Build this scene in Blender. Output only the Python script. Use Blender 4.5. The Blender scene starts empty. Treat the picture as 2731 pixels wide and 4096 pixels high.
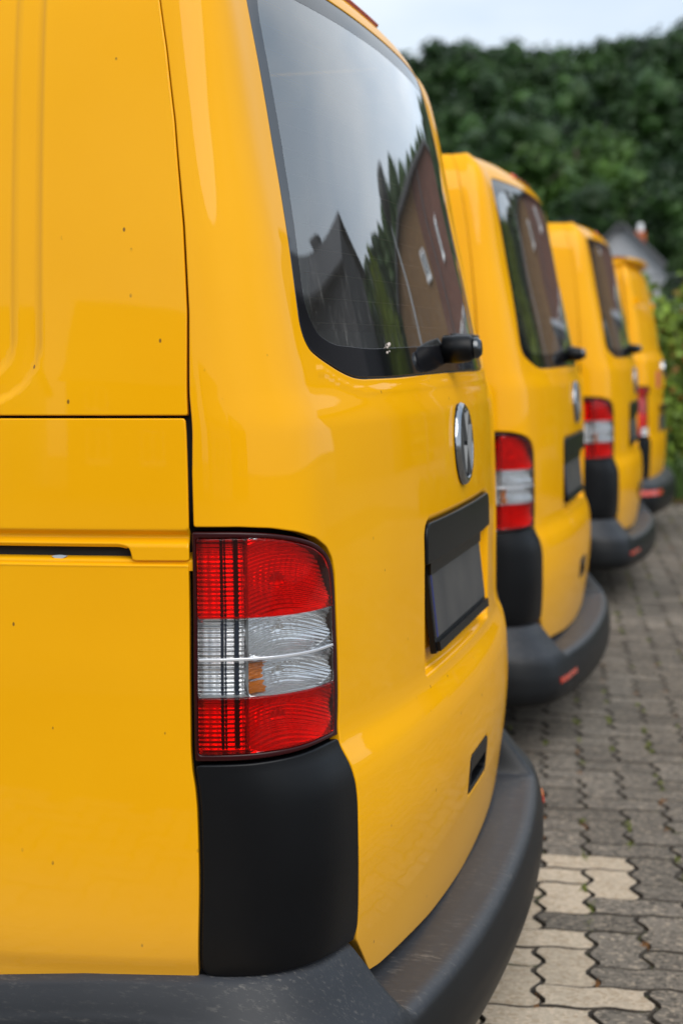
import bpy, math, random
import numpy as np
from mathutils import Vector
from mathutils.geometry import delaunay_2d_cdt
rnd = random.Random(7)
npr = np.random.default_rng(7)
SC = bpy.context.scene
COL = SC.collection

# ------------------------------------------------------------------ camera
F_PX = 6827.0
TH = math.radians(13.7); PI_ = math.atan(648.0/F_PX); RO = math.radians(-0.3)
G0 = 0.08                                   # survey height of the ground; everything is stored minus this
CAM = Vector((0.513, -2.085, 1.36-G0))
f = Vector((-math.sin(TH)*math.cos(PI_), math.cos(TH)*math.cos(PI_), -math.sin(PI_)))
r0 = Vector((math.cos(TH), math.sin(TH), 0)); u0 = r0.cross(f)
rt = r0*math.cos(RO)+u0*math.sin(RO); up = u0*math.cos(RO)-r0*math.sin(RO)
cd = bpy.data.cameras.new('camera'); cam = bpy.data.objects.new('camera', cd); COL.objects.link(cam)
from mathutils import Matrix
M = Matrix((rt, up, -f)).transposed().to_4x4(); M.translation = CAM; cam.matrix_world = M
cd.sensor_fit = 'VERTICAL'; cd.sensor_height = 36; cd.sensor_width = 24; cd.lens = 60
cd.clip_start = 0.05; cd.clip_end = 3000
cd.dof.use_dof = True; cd.dof.focus_distance = 2.42; cd.dof.aperture_fstop = 4.5
SC.camera = cam
SC.render.resolution_x = 682; SC.render.resolution_y = 1024

# ------------------------------------------------------------------ sky and sun
SUN_EL = math.radians(48); SUN_AZ = math.radians(138)      # azimuth from +Y clockwise
wd = bpy.data.worlds.new('World'); SC.world = wd; wd.use_nodes = True
nt = wd.node_tree; nt.nodes.clear()
def N(nt, t, **k):
    n = nt.nodes.new(t)
    for a, b in k.items():
        if a.startswith('i_'): n.inputs[int(a[2:]) if a[2:].isdigit() else a[2:].replace('_', ' ')].default_value = b
        else: setattr(n, a, b)
    return n
out = N(nt, 'ShaderNodeOutputWorld'); bg = N(nt, 'ShaderNodeBackground')
sky = N(nt, 'ShaderNodeTexSky', sky_type='NISHITA', sun_disc=False, sun_elevation=SUN_EL, sun_rotation=SUN_AZ)
tc = N(nt, 'ShaderNodeTexCoord'); mp = N(nt, 'ShaderNodeMapping'); mp.inputs['Scale'].default_value = (1, 1, 2.2)
nz = N(nt, 'ShaderNodeTexNoise'); nz.inputs['Scale'].default_value = 2.3; nz.inputs['Detail'].default_value = 5; nz.inputs['Roughness'].default_value = .5
cr = N(nt, 'ShaderNodeValToRGB')
cr.color_ramp.elements[0].position = .32; cr.color_ramp.elements[0].color = (.44, .60, .79, 1)
cr.color_ramp.elements[1].position = .58; cr.color_ramp.elements[1].color = (.86, .93, 1.0, 1)
ml = N(nt, 'ShaderNodeVectorMath', operation='SCALE'); ml.inputs['Scale'].default_value = 10.3
mx = N(nt, 'ShaderNodeMix', data_type='RGBA'); mx.inputs[0].default_value = .88
nt.links.new(tc.outputs['Generated'], mp.inputs[0]); nt.links.new(mp.outputs[0], nz.inputs['Vector'])
nt.links.new(nz.outputs['Fac'], cr.inputs[0]); nt.links.new(cr.outputs[0], ml.inputs[0])
nt.links.new(sky.outputs[0], mx.inputs[6]); nt.links.new(ml.outputs[0], mx.inputs[7])
nt.links.new(mx.outputs[2], bg.inputs[0]); bg.inputs[1].default_value = .088
nt.links.new(bg.outputs[0], out.inputs[0])
sl = bpy.data.lights.new('sun', 'SUN'); sl.energy = 1.95; sl.angle = math.radians(55); sl.color = (1, .96, .9)
sun = bpy.data.objects.new('sun', sl); COL.objects.link(sun)
sd = Vector((math.sin(SUN_AZ)*math.cos(SUN_EL), math.cos(SUN_AZ)*math.cos(SUN_EL), math.sin(SUN_EL)))
sun.rotation_euler = sd.to_track_quat('Z', 'Y').to_euler(); sun.location = (0, 0, 30)
vs = SC.view_settings; vs.view_transform = 'Standard'; vs.look = 'None'; vs.exposure = 0.34; vs.gamma = 1; vs.use_curve_mapping = False
SC.render.engine = 'CYCLES'
SC.cycles.transparent_max_bounces = 16; SC.cycles.max_bounces = 8

# ------------------------------------------------------------------ materials
def new_mat(name):
    m = bpy.data.materials.new(name); m.use_nodes = True; m.node_tree.nodes.clear(); return m, m.node_tree
def noise(nt, scale, detail=4, rough=.55, mapping=None, coord='Object'):
    tc = N(nt, 'ShaderNodeTexCoord'); n = N(nt, 'ShaderNodeTexNoise')
    n.inputs['Scale'].default_value = scale; n.inputs['Detail'].default_value = detail; n.inputs['Roughness'].default_value = rough
    if mapping:
        mp = N(nt, 'ShaderNodeMapping'); mp.inputs['Scale'].default_value = mapping
        nt.links.new(tc.outputs[coord], mp.inputs[0]); nt.links.new(mp.outputs[0], n.inputs['Vector'])
    else: nt.links.new(tc.outputs[coord], n.inputs['Vector'])
    return n.outputs['Fac']
def ramp(nt, src, *st):
    c = N(nt, 'ShaderNodeValToRGB'); e = c.color_ramp.elements
    while len(e) < len(st): e.new(.5)
    for k, (p, col) in enumerate(st):
        e[k].position = p; e[k].color = (*col, 1) if len(col) == 3 else col
    nt.links.new(src, c.inputs[0]); return c.outputs[0]
def mix(nt, fac, a, b, mode='MIX'):
    m = N(nt, 'ShaderNodeMix', data_type='RGBA', blend_type=mode)
    for k, v in ((0, fac), (6, a), (7, b)):
        if hasattr(v, 'links'): nt.links.new(v, m.inputs[k])
        elif k == 0: m.inputs[0].default_value = v
        else: m.inputs[k].default_value = (*v, 1)
    return m.outputs[2]
def pbsdf(nt, color, rough=.5, metal=0, coat=0, coat_rough=.03, bump=None, spec=.5, emit=None, ior=None):
    p = N(nt, 'ShaderNodeBsdfPrincipled'); o = N(nt, 'ShaderNodeOutputMaterial')
    for k, v in (('Base Color', color), ('Roughness', rough)):
        if hasattr(v, 'links'): nt.links.new(v, p.inputs[k])
        else: p.inputs[k].default_value = (*v, 1) if k == 'Base Color' else v
    p.inputs['Metallic'].default_value = metal; p.inputs['Coat Weight'].default_value = coat
    p.inputs['Coat Roughness'].default_value = coat_rough; p.inputs['Specular IOR Level'].default_value = spec
    if ior: p.inputs['IOR'].default_value = ior
    if bump:
        b = N(nt, 'ShaderNodeBump'); b.inputs['Strength'].default_value = bump[1]; b.inputs['Distance'].default_value = bump[2]
        nt.links.new(bump[0], b.inputs['Height']); nt.links.new(b.outputs[0], p.inputs['Normal'])
    nt.links.new(p.outputs[0], o.inputs[0]); return p
def simple(name, color, rough=.5, metal=0, coat=0, bump=None, var=.12, vscale=6, spec=.5):
    m, nt = new_mat(name)
    n = noise(nt, vscale)
    a = tuple(c*(1-var) for c in color); b = tuple(min(1, c*(1+var)) for c in color)
    c = ramp(nt, n, (.3, a), (.7, b))
    bp = None
    if bump: bp = (noise(nt, bump[0], 3), bump[1], bump[2])
    pbsdf(nt, c, rough, metal, coat, bump=bp, spec=spec); return m

def make_paint():
    m, nt = new_mat('yellow_paint')
    base = (.88, .40, .004)
    n1 = noise(nt, 2.1, 5)
    c = ramp(nt, n1, (.25, (.85, .385, .003)), (.75, (.89, .425, .005)))
    # fly specks and road dirt: small shaped marks
    tcn = N(nt, 'ShaderNodeTexCoord'); mp = N(nt, 'ShaderNodeMapping'); mp.inputs['Scale'].default_value = (1, 1, .6)
    nt.links.new(tcn.outputs['Object'], mp.inputs[0])
    vo = N(nt, 'ShaderNodeTexVoronoi'); vo.inputs['Scale'].default_value = 34; nt.links.new(mp.outputs[0], vo.inputs['Vector'])
    sp = ramp(nt, vo.outputs['Distance'], (.045, (1, 1, 1)), (.075, (0, 0, 0)))
    gate = ramp(nt, noise(nt, 19, 2), (.51, (0, 0, 0)), (.58, (1, 1, 1)))
    k = mix(nt, 1, sp, gate, 'MULTIPLY')
    c = mix(nt, k, c, (.22, .10, .02))
    # thin dust low on the panels (grey film, carried by the thing)
    sx = N(nt, 'ShaderNodeSeparateXYZ'); nt.links.new(tcn.outputs['Object'], sx.inputs[0])
    mr = N(nt, 'ShaderNodeMapRange'); mr.inputs[1].default_value = .62; mr.inputs[2].default_value = .33; mr.inputs[3].default_value = 0; mr.inputs[4].default_value = .22
    nt.links.new(sx.outputs[2], mr.inputs[0])
    c = mix(nt, mr.outputs[0], c, (.45, .33, .2))
    rg = ramp(nt, noise(nt, 9, 6), (.3, (.30,)*3), (.75, (.42,)*3))
    pbsdf(nt, c, rg, coat=.58, coat_rough=.03, bump=(noise(nt, 3.0, 2), .05, .01), spec=.0).inputs['Coat IOR'].default_value = 1.42
    return m
def make_trim(name, col, rough, scratch=0.0, spec=.5):
    m, nt = new_mat(name)
    c = ramp(nt, noise(nt, 5, 6), (.3, tuple(x*.8 for x in col)), (.75, tuple(x*1.25 for x in col)))
    if scratch:
        # grazed top of the bumper: pale scuffs across it
        a = noise(nt, 150, 5, .75, mapping=(.25, 1.0, 1.0)); b = noise(nt, 7, 4, .6)
        s = mix(nt, 1, ramp(nt, a, (.54, (0, 0, 0)), (.68, (1, 1, 1))), ramp(nt, b, (.38, (.12,)*3), (.66, (1, 1, 1))), 'MULTIPLY')
        g = N(nt, 'ShaderNodeNewGeometry'); sz = N(nt, 'ShaderNodeSeparateXYZ'); nt.links.new(g.outputs['Normal'], sz.inputs[0])
        tp = N(nt, 'ShaderNodeMapRange'); tp.inputs[1].default_value = .3; tp.inputs[2].default_value = .9; nt.links.new(sz.outputs[2], tp.inputs[0])
        dust = N(nt, 'ShaderNodeMath', operation='MULTIPLY'); dust.inputs[1].default_value = .35; nt.links.new(tp.outputs[0], dust.inputs[0])
        c = mix(nt, dust.outputs[0], c, (.11, .117, .135))
        m2 = N(nt, 'ShaderNodeMath', operation='MULTIPLY'); m2.inputs[1].default_value = scratch; nt.links.new(s, m2.inputs[0])
        m3 = N(nt, 'ShaderNodeMath', operation='MULTIPLY'); nt.links.new(m2.outputs[0], m3.inputs[0]); nt.links.new(tp.outputs[0], m3.inputs[1])
        a2 = N(nt, 'ShaderNodeMath', operation='ADD'); 
        fl = ramp(nt, noise(nt, 150, 3, .6), (.735, (0, 0, 0)), (.79, (.4,)*3)); nt.links.new(fl, a2.inputs[0]); nt.links.new(m3.outputs[0], a2.inputs[1])
        c = mix(nt, a2.outputs[0], c, (.32, .29, .25))
    pbsdf(nt, c, rough, bump=(noise(nt, 900, 2), .25, .0006), spec=spec)
    return m
PAINT = make_paint()
TRIM = make_trim('black_trim_plastic', (.003, .0034, .0045), .36, spec=.24)
BUMPER = make_trim('grey_black_bumper_plastic', (.0055, .006, .007), .42, .5, spec=.25)
DARK = simple('dark_underbody', (.012, .012, .012), .8)
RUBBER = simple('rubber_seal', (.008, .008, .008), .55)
INNER = simple('van_inner_lining', (.62, .66, .66), .8)
CHROME = simple('chrome', (.42, .43, .45), .12, metal=1, var=.02)
CHROME_D = simple('smoked_chrome', (.11, .115, .12), .22, metal=1, var=.05)
LETTERS = simple('satin_chrome', (.13, .135, .14), .4, metal=.3, var=.05, spec=.3)
TYRE = simple('tyre_rubber', (.02, .02, .02), .85)
STEEL = simple('wheel_steel', (.35, .35, .36), .4, metal=.8)
REFLECT = simple('silver_reflector', (.95, .95, .96), .15, metal=.8, var=.15, vscale=60)
REFL_W = simple('pale_reflector_wall', (.75, .77, .76), .35, metal=.2, var=.08, vscale=80)
BLUEDARK = simple('dark_reflector_rib', (.035, .05, .085), .25, metal=.3)
AMBER = simple('amber_bulb', (.75, .22, .02), .25, coat=1)
REFLEX = simple('red_reflex', (.55, .045, .02), .25, coat=1, var=.2, vscale=90)
HOUSING = simple('dark_red_housing', (.030, .002, .003), .25, spec=.3)
PLATE = None
def make_plate():
    m, nt = new_mat('grey_plate')
    c = ramp(nt, noise(nt, 4, 2), (.3, (.035, .036, .04)), (.7, (.085, .08, .075)))
    d = ramp(nt, noise(nt, 30, 5, .7, (1, .3, 1)), (.55, (0, 0, 0)), (.8, (.35,)*3))
    c = mix(nt, d, c, (.06, .06, .07)); pbsdf(nt, c, .5, spec=.3); return m
PLATE = make_plate()
EUBLUE = simple('plate_blue', (.008, .015, .13), .4)
PAINTCHIP = simple('bare_primer', (.42, .50, .58), .6)
def tinted(name, tint, boost=1.0, ior=1.5, gloss_rough=.0, dirt=False, haze=None):
    m, nt = new_mat(name); o = N(nt, 'ShaderNodeOutputMaterial')
    t = N(nt, 'ShaderNodeBsdfTransparent'); t.inputs[0].default_value = (*tint, 1)
    g = N(nt, 'ShaderNodeBsdfGlossy'); g.inputs['Roughness'].default_value = gloss_rough; g.inputs[0].default_value = (1, 1, 1, 1)
    fr = N(nt, 'ShaderNodeFresnel'); fr.inputs[0].default_value = ior
    mu = N(nt, 'ShaderNodeMath', operation='MULTIPLY', use_clamp=True); mu.inputs[1].default_value = boost
    nt.links.new(fr.outputs[0], mu.inputs[0])
    s = N(nt, 'ShaderNodeMixShader'); nt.links.new(mu.outputs[0], s.inputs[0]); nt.links.new(t.outputs[0], s.inputs[1]); nt.links.new(g.outputs[0], s.inputs[2])
    last = s.outputs[0]
    if dirt:
        d = N(nt, 'ShaderNodeBsdfDiffuse'); d.inputs[0].default_value = (.5, .48, .45, 1)
        vo = noise(nt, 260, 3, .6); st = noise(nt, 70, 4, .6, (1, 1, .06)); lo = noise(nt, 5, 3)
        a = ramp(nt, vo, (.66, (0, 0, 0)), (.74, (.45,)*3)); b = ramp(nt, st, (.55, (0, 0, 0)), (.75, (.16,)*3))
        tcn = N(nt, 'ShaderNodeTexCoord'); sx = N(nt, 'ShaderNodeSeparateXYZ'); nt.links.new(tcn.outputs['Object'], sx.inputs[0])
        mr = N(nt, 'ShaderNodeMapRange'); mr.inputs[1].default_value = 1.50; mr.inputs[2].default_value = 1.24; nt.links.new(sx.outputs[2], mr.inputs[0])
        c = mix(nt, 1, mix(nt, 1, a, b, 'ADD'), mr.outputs[0], 'MULTIPLY')
        film = N(nt, 'ShaderNodeMath', operation='ADD'); film.inputs[1].default_value = .035; nt.links.new(c, film.inputs[0])
        s2 = N(nt, 'ShaderNodeMixShader'); nt.links.new(film.outputs[0], s2.inputs[0]); nt.links.new(last, s2.inputs[1]); nt.links.new(d.outputs[0], s2.inputs[2]); last = s2.outputs[0]
    nt.links.new(last, o.inputs[0]); return m
FRIT = simple('black_glass_border', (.010, .010, .012), .04, var=.05)
GLASS = tinted('rear_glass', (.46, .58, .58), 1.9, 1.52, dirt=True)
LENS_R = tinted('red_lens', (.99, .03, .012), .8, 1.49)
LENS_C = tinted('clear_lens', (.93, .94, .95), 1.1, 1.49)
WIRE = simple('heating_wire', (.25, .16, .11), .6)

# ------------------------------------------------------------------ mesh helpers
def link(name, me, mat, parent=None, loc=None):
    o = bpy.data.objects.new(name, me); COL.objects.link(o)
    if mat is not None and len(me.materials) == 0: me.materials.append(mat)
    if parent is not None: o.parent = parent
    if loc is not None: o.location = loc
    return o
def mesh(name, V, Fc, normals=None, smooth=True):
    me = bpy.data.meshes.new(name); me.from_pydata([tuple(map(float, v)) for v in V], [], [tuple(map(int, q)) for q in Fc])
    me.update()
    if smooth: me.polygons.foreach_set('use_smooth', [True]*len(me.polygons))
    if normals is not None:
        me.normals_split_custom_set_from_vertices([tuple(map(float, n)) for n in normals])
    return me
def obj(name, V, Fc, mat, parent=None, normals=None, smooth=True, loc=None):
    return link(name, mesh(name, V, Fc, normals, smooth), mat, parent, loc)
def tag(o, label=None, cat=None, group=None, kind=None):
    if label: o['label'] = label
    if cat: o['category'] = cat
    if group: o['group'] = group
    if kind: o['kind'] = kind
    return o
def empty(name, loc, rz=0):
    o = bpy.data.objects.new(name, None); COL.objects.link(o); o.location = loc; o.rotation_euler = (0, 0, rz); o.empty_display_size = .2; return o
class MB:
    def __init__(s): s.V = []; s.F = []
    def add(s, V, Fc):
        b = len(s.V); s.V += [tuple(v) for v in V]; s.F += [tuple(i+b for i in q) for q in Fc]; return s
    def box(s, x0, x1, y0, y1, z0, z1):
        return s.add([(x, y, z) for z in (z0, z1) for y in (y0, y1) for x in (x0, x1)], [(0, 2, 3, 1), (4, 5, 7, 6), (0, 1, 5, 4), (2, 6, 7, 3), (0, 4, 6, 2), (1, 3, 7, 5)])
    def obox(s, c, ax, ay, az):      # centre and three half vectors
        c, ax, ay, az = map(Vector, (c, ax, ay, az))
        return s.add([c+ax*i+ay*j+az*k for k in (-1, 1) for j in (-1, 1) for i in (-1, 1)], [(0, 2, 3, 1), (4, 5, 7, 6), (0, 1, 5, 4), (2, 6, 7, 3), (0, 4, 6, 2), (1, 3, 7, 5)])
    def tube(s, pts, rad, n=8, cap=True):
        pts = [Vector(p) for p in pts]; b = len(s.V); m = len(pts)
        rad = rad if hasattr(rad, '__len__') else [rad]*m
        for i, p in enumerate(pts):
            d = (pts[min(i+1, m-1)]-pts[max(i-1, 0)]).normalized()
            a = d.cross(Vector((0, 0, 1)) if abs(d.z) < .9 else Vector((1, 0, 0))).normalized(); c = d.cross(a)
            for k in range(n):
                t = 2*math.pi*k/n; s.V.append(tuple(p+(a*math.cos(t)+c*math.sin(t))*rad[i]))
        for i in range(m-1):
            for k in range(n):
                s.F.append((b+i*n+k, b+i*n+(k+1) % n, b+(i+1)*n+(k+1) % n, b+(i+1)*n+k))
        if cap: s.F.append(tuple(b+k for k in range(n))[::-1]); s.F.append(tuple(b+(m-1)*n+k for k in range(n)))
        return s
    def lathe(s, org, axis, prof, n=24):   # prof: (distance along axis, radius)
        org = Vector(org); ax = Vector(axis).normalized()
        a = ax.cross(Vector((0, 0, 1)) if abs(ax.z) < .9 else Vector((1, 0, 0))).normalized(); c = ax.cross(a); b = len(s.V); m = len(prof)
        for h, r in prof:
            for k in range(n):
                t = 2*math.pi*k/n; s.V.append(tuple(org+ax*h+(a*math.cos(t)+c*math.sin(t))*r))
        for i in range(m-1):
            for k in range(n):
                s.F.append((b+i*n+k, b+i*n+(k+1) % n, b+(i+1)*n+(k+1) % n, b+(i+1)*n+k))
        return s
    def build(s, name, mat, parent=None, smooth=False, loc=None): return obj(name, s.V, s.F, mat, parent, None, smooth, loc)

# ------------------------------------------------------------------ van body surface
def plan_curve(A1, rc, A2):
    ds = .002; s = np.arange(0, 5.2, ds); s1 = .80; L = math.radians(A2-A1)*rc
    k = math.radians(A1)/s1*np.where(s < s1, 1, 0)*(0.5+(s/s1))
    k = np.where((s >= s1) & (s < s1+L), 1/rc, k)
    L2 = .75; k = np.where((s >= s1+L) & (s < s1+L+L2), math.radians(90-A2)/L2*2*(1-(s-s1-L)/L2), k)
    ker = np.hanning(51); ker /= ker.sum(); k = np.convolve(k, ker, 'same')
    a = np.cumsum(k)*ds; a *= math.radians(90)/a[-1]
    X = np.cumsum(-np.sin(a))*ds; Y = -np.cumsum(np.cos(a))*ds; Y = Y-Y[-1]
    return s, X, Y, a
def pchip(x, y):
    x = np.array(x, float); y = np.array(y, float); h = np.diff(x); d = np.diff(y)/h; m = np.zeros_like(y)
    for i in range(1, len(x)-1):
        if d[i-1]*d[i] > 0:
            w1 = 2*h[i]+h[i-1]; w2 = h[i]+2*h[i-1]; m[i] = (w1+w2)/(w1/d[i-1]+w2/d[i])
    m[0] = d[0]; m[-1] = d[-1]
    def g(q):
        q = np.clip(np.asarray(q, float), x[0], x[-1]); i = np.clip(np.searchsorted(x, q)-1, 0, len(x)-2); t = (q-x[i])/h[i]
        return (2*t**3-3*t**2+1)*y[i]+(t**3-2*t**2+t)*h[i]*m[i]+(-2*t**3+3*t**2)*y[i+1]+(t**3-t**2)*h[i]*m[i+1]
    return g
class Body:
    """surface point for (s: arc length round the plan from the rear centre, v: height-like)"""
    def __init__(b, plan, tab):
        b.s, b.X, b.Y, b.A = plan; b.YC = b.Y[0]; T = np.array(tab)
        k = np.hanning(301); k /= k.sum(); b.W = np.convolve(np.concatenate([-b.A[150:0:-1], b.A, np.full(150, b.A[-1])]), k, 'valid')
        b.gz, b.gt, b.gl = (pchip(T[:, 0], T[:, k]) for k in (1, 2, 3))
        b.org = np.array([0, b.YC, G0])
    def base(b, s):
        s = np.asarray(s, float); a = abs(s); return np.interp(a, b.s, b.X), np.interp(a, b.s, b.Y), np.interp(a, b.s, b.A)
    def S(b, s, v, off=0):
        s = np.asarray(s, float); v = np.asarray(v, float); x, y, a = b.base(s); a = np.interp(abs(s), b.s, b.W)
        X = x+(off-b.gl(v))*np.cos(a); Y = y+(b.gt(v)-off)*np.sin(a)
        Y = np.where(s < 0, 2*b.YC-Y, Y); return np.stack([X, Y, b.gz(v)+0*X], -1)-b.org
    def nrm(b, P, s, v, e=1e-3):
        d1 = P(s+e, v)-P(s-e, v); d2 = P(s, v+e)-P(s, v-e); n = -np.cross(d1, d2); n = n/np.maximum(np.linalg.norm(n, axis=-1, keepdims=True), 1e-12); return n
    def n0(b, s, v):
        return b.nrm(lambda p, q: b.S(p, q), s, v)     # points outward (checked below)
    def P(b, s, v, depth):
        n = b.n0(s, v); return b.S(s, v)-n*np.asarray(depth)[..., None]
TABT5 = [(.30, .30, .04, .03), (.42, .42, .03, .0), (.50, .50, .010, -.012), (.58, .58, .0, -.022), (.66, .66, .0, -.027), (.745, .745, .0, -.023), (.775, .775, .0, -.017), (.812, .812, 0, -.003), (.84, .84, 0, .0), (.88, .88, 0, 0), (.92, .92, 0, 0), (1.0, 1.0, .002, 0), (1.13, 1.13, .004, .003), (1.25, 1.25, .007, .010),
 (1.31, 1.31, .010, .028), (1.36, 1.36, .014, .040), (1.5, 1.5, .027, .070), (1.65, 1.65, .046, .104), (1.78, 1.78, .066, .130), (1.86, 1.86, .083, .148), (1.92, 1.918, .104, .165), (1.96, 1.950, .122, .182), (2.0, 1.974, .140, .206), (2.05, 1.992, .162, .232), (2.1, 2.002, .185, .255)]
T5 = Body(plan_curve(11., .15, 80), TABT5)

def roof_skin(B, v0, smax, xs, crown):
    s = np.linspace(-smax, smax, 300); R = B.S(s, np.full(300, v0), -.004); T = np.stack([np.clip(R[:, 0], -smax+.6, xs), 0*s, R[:, 2]], 1); V = []; m = 14
    for k in range(m):
        g = (k/(m-1)); V.append(np.concatenate([(R+(T-R)*g)[:, :2], (R[:, 2]+crown*(1-(1-g)**2.2))[:, None]], 1))
    return np.concatenate(V), [(j*300+i, (j+1)*300+i, (j+1)*300+i+1, j*300+i+1) for j in range(m-1) for i in range(299)]
# polygon helpers in (s, v)
def fillet(pts, r, n=6):
    pts = [np.array(p, float) for p in pts]; out = []; m = len(pts); rr = list(r)+[r[-1]]*m if hasattr(r, '__len__') else [r]*m
    for i in range(m):
        p, a, b = pts[i], pts[i-1], pts[(i+1) % m]; la, lb = np.linalg.norm(a-p), np.linalg.norm(b-p)
        d = min(rr[i], la*.49, lb*.49)
        if d < 1e-5: out.append(p); continue
        p0 = p+(a-p)/la*d; p1 = p+(b-p)/lb*d
        for t in np.linspace(0, 1, n): out.append((1-t)**2*p0+2*t*(1-t)*p+t*t*p1)
    return out
def resample(pts, step):
    pts = [np.array(p, float) for p in pts]; out = []
    for i in range(len(pts)):
        a, b = pts[i], pts[(i+1) % len(pts)]; L = np.linalg.norm(b-a)
        if L < 1e-6: continue
        k = max(1, int(round(L/step)))
        for t in range(k): out.append(a+(b-a)*t/k)
    o2 = [out[0]]
    for p in out[1:]:
        if np.linalg.norm(p-o2[-1]) > step*.25: o2.append(p)
    if np.linalg.norm(o2[-1]-o2[0]) < step*.25: o2.pop()
    return np.array(o2)
def area(p): return .5*np.sum(p[:, 0]*np.roll(p[:, 1], -1)-np.roll(p[:, 0], -1)*p[:, 1])
def inset(p, d):
    """p CCW array; move boundary inward by d"""
    e1 = p-np.roll(p, 1, 0); e2 = np.roll(p, -1, 0)-p
    n1 = np.stack([-e1[:, 1], e1[:, 0]], 1); n2 = np.stack([-e2[:, 1], e2[:, 0]], 1)
    n1 /= np.linalg.norm(n1, axis=1, keepdims=True); n2 /= np.linalg.norm(n2, axis=1, keepdims=True)
    n = n1+n2; L = np.linalg.norm(n, axis=1, keepdims=True); n = n/np.maximum(L, 1e-6)
    c = np.clip((n*n1).sum(1, keepdims=True), .6, 1); return p+n*d/c
def inpoly(q, poly):
    x, y = q[:, 0][:, None], q[:, 1][:, None]; x1, y1 = poly[:, 0][None], poly[:, 1][None]; x2, y2 = np.roll(poly[:, 0], -1)[None], np.roll(poly[:, 1], -1)[None]
    out = np.zeros(len(q), bool)
    for k in range(0, len(q), 4000):
        sl_ = slice(k, k+4000); c = ((y1 > y[sl_]) != (y2 > y[sl_])) & (x[sl_] < (x2-x1)*(y[sl_]-y1)/(y2-y1+1e-15)+x1)
        out[sl_] = c.sum(1) % 2 == 1
    return out
def dist_poly(q, poly):
    d = np.full(len(q), 1e9)
    for k in range(0, len(q), 2000):
        a = q[k:k+2000]; dd = ((a[:, None, :]-poly[None])**2).sum(-1); d[k:k+2000] = np.sqrt(dd.min(1))
    return d
def panel(name, B, outline, mat, parent, holes=(), step=.014, estep=.006, rnd_=.0022, flange=.016, depth=None, base=0.0, dense=(), mirror=False, hole_flange=None):
    """pressed sheet panel following the body surface, its rims rolled over and folded inward"""
    dep = (lambda s, v: depth(s, v)+base) if depth else (lambda s, v: base+0*s)
    sg = -1.0 if mirror else 1.0
    def P(s, v): 
        q = B.P(sg*np.asarray(s), v, dep(s, v)); return q
    loops = []
    for k, o in enumerate([outline]+list(holes)):
        p = resample(o, estep)
        if area(p) < 0: p = p[::-1]
        loops.append((p, 1 if k == 0 else -1))
    V2 = []; E = []; rings = []
    for p, sgn in loops:
        q = inset(p, rnd_*sgn); b = len(V2); V2 += [tuple(a) for a in q]; E += [(b+i, b+(i+1) % len(q)) for i in range(len(q))]
        rings.append((p, q, sgn, b))
    o0 = rings[0][1]; mn, mxx = o0.min(0), o0.max(0)
    def grid(a0, a1, b0, b1, st):
        gx, gy = np.meshgrid(np.arange(a0+st/2, a1, st), np.arange(b0+st/2, b1, st)); gx[1::2] += st*.5*0
        return np.stack([gx.ravel(), gy.ravel()], 1)
    pts = grid(mn[0], mxx[0], mn[1], mxx[1], step); lim = np.full(len(pts), step*.55)
    for (a0, a1, b0, b1, st) in dense:
        keep = ~((pts[:, 0] > a0) & (pts[:, 0] < a1) & (pts[:, 1] > b0) & (pts[:, 1] < b1)); g = grid(a0, a1, b0, b1, st)
        pts = np.concatenate([pts[keep], g]); lim = np.concatenate([lim[keep], np.full(len(g), st*.6)])
    ok = inpoly(pts, o0)
    for p, q, sgn, b in rings[1:]: ok &= ~inpoly(pts, q)
    pts, lim = pts[ok], lim[ok]
    allb = np.concatenate([r[1] for r in rings]); ok = dist_poly(pts, allb) > np.maximum(lim*.7, .002); pts = pts[ok]
    allv = [Vector(a) for a in V2]+[Vector((float(a), float(b))) for a, b in pts]
    ov, oe, of, *_ = delaunay_2d_cdt(allv, E, [], 0, 1e-7)
    ov = np.array([tuple(a) for a in ov]); of = np.array([t for t in of if len(t) == 3])
    cen = ov[of].mean(1); ok = inpoly(cen, o0)
    for p, q, sgn, b in rings[1:]: ok &= ~inpoly(cen, q)
    of = of[ok]
    s, v = ov[:, 0], ov[:, 1]
    P3 = P(s, v); e = .0012
    nn = -np.cross(P(s+e, v)-P(s-e, v), P(s, v+e)-P(s, v-e)); nn /= np.maximum(np.linalg.norm(nn, axis=1, keepdims=True), 1e-12)
    if mirror: nn = -nn
    V = [P3]; Nn = [nn]; Fc = [tuple(t) for t in of]; cnt = len(P3)
    # index of ring verts inside ov (same order unless merged): look up nearest
    def idx(q):
        out_ = []
        for a in q: out_.append(int(((ov-a)**2).sum(1).argmin()))
        return out_
    for p, q, sgn, b in rings:
        fl = flange if sgn == 1 or hole_flange is None else hole_flange
        top = idx(q); s_, v_ = p[:, 0], p[:, 1]
        base3 = B.P(sg*s_, v_, dep(s_, v_)); q3 = P3[top]; n3 = nn[top]
        outw = base3-q3; outw /= np.maximum(np.linalg.norm(outw, axis=1, keepdims=True), 1e-9)
        prev = top
        for ph in (60, 30, 0, -1, -2):
            if ph >= 0:
                c, sn = math.cos(math.radians(ph)), math.sin(math.radians(ph)); pos = q3+outw*rnd_*c-n3*rnd_*(1-sn); nm = n3*sn+outw*c
            elif ph == -1: pos = q3+outw*rnd_-n3*(rnd_+.001); nm = outw
            else: pos = q3+outw*rnd_-n3*fl; nm = outw
            V.append(pos); Nn.append(nm); cur = list(range(cnt, cnt+len(p))); cnt += len(p); m = len(p)
            for i in range(m):
                j = (i+1) % m
                f_ = (prev[i], cur[i], cur[j], prev[j]) if sgn == 1 else (prev[j], cur[j], cur[i], prev[i])
                if len(set(f_)) >= 3: Fc.append(tuple(dict.fromkeys(f_)))
            prev = cur
    if not mirror: Fc = [t[::-1] for t in Fc]
    V = np.concatenate(V); Nn = np.concatenate(Nn)
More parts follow.
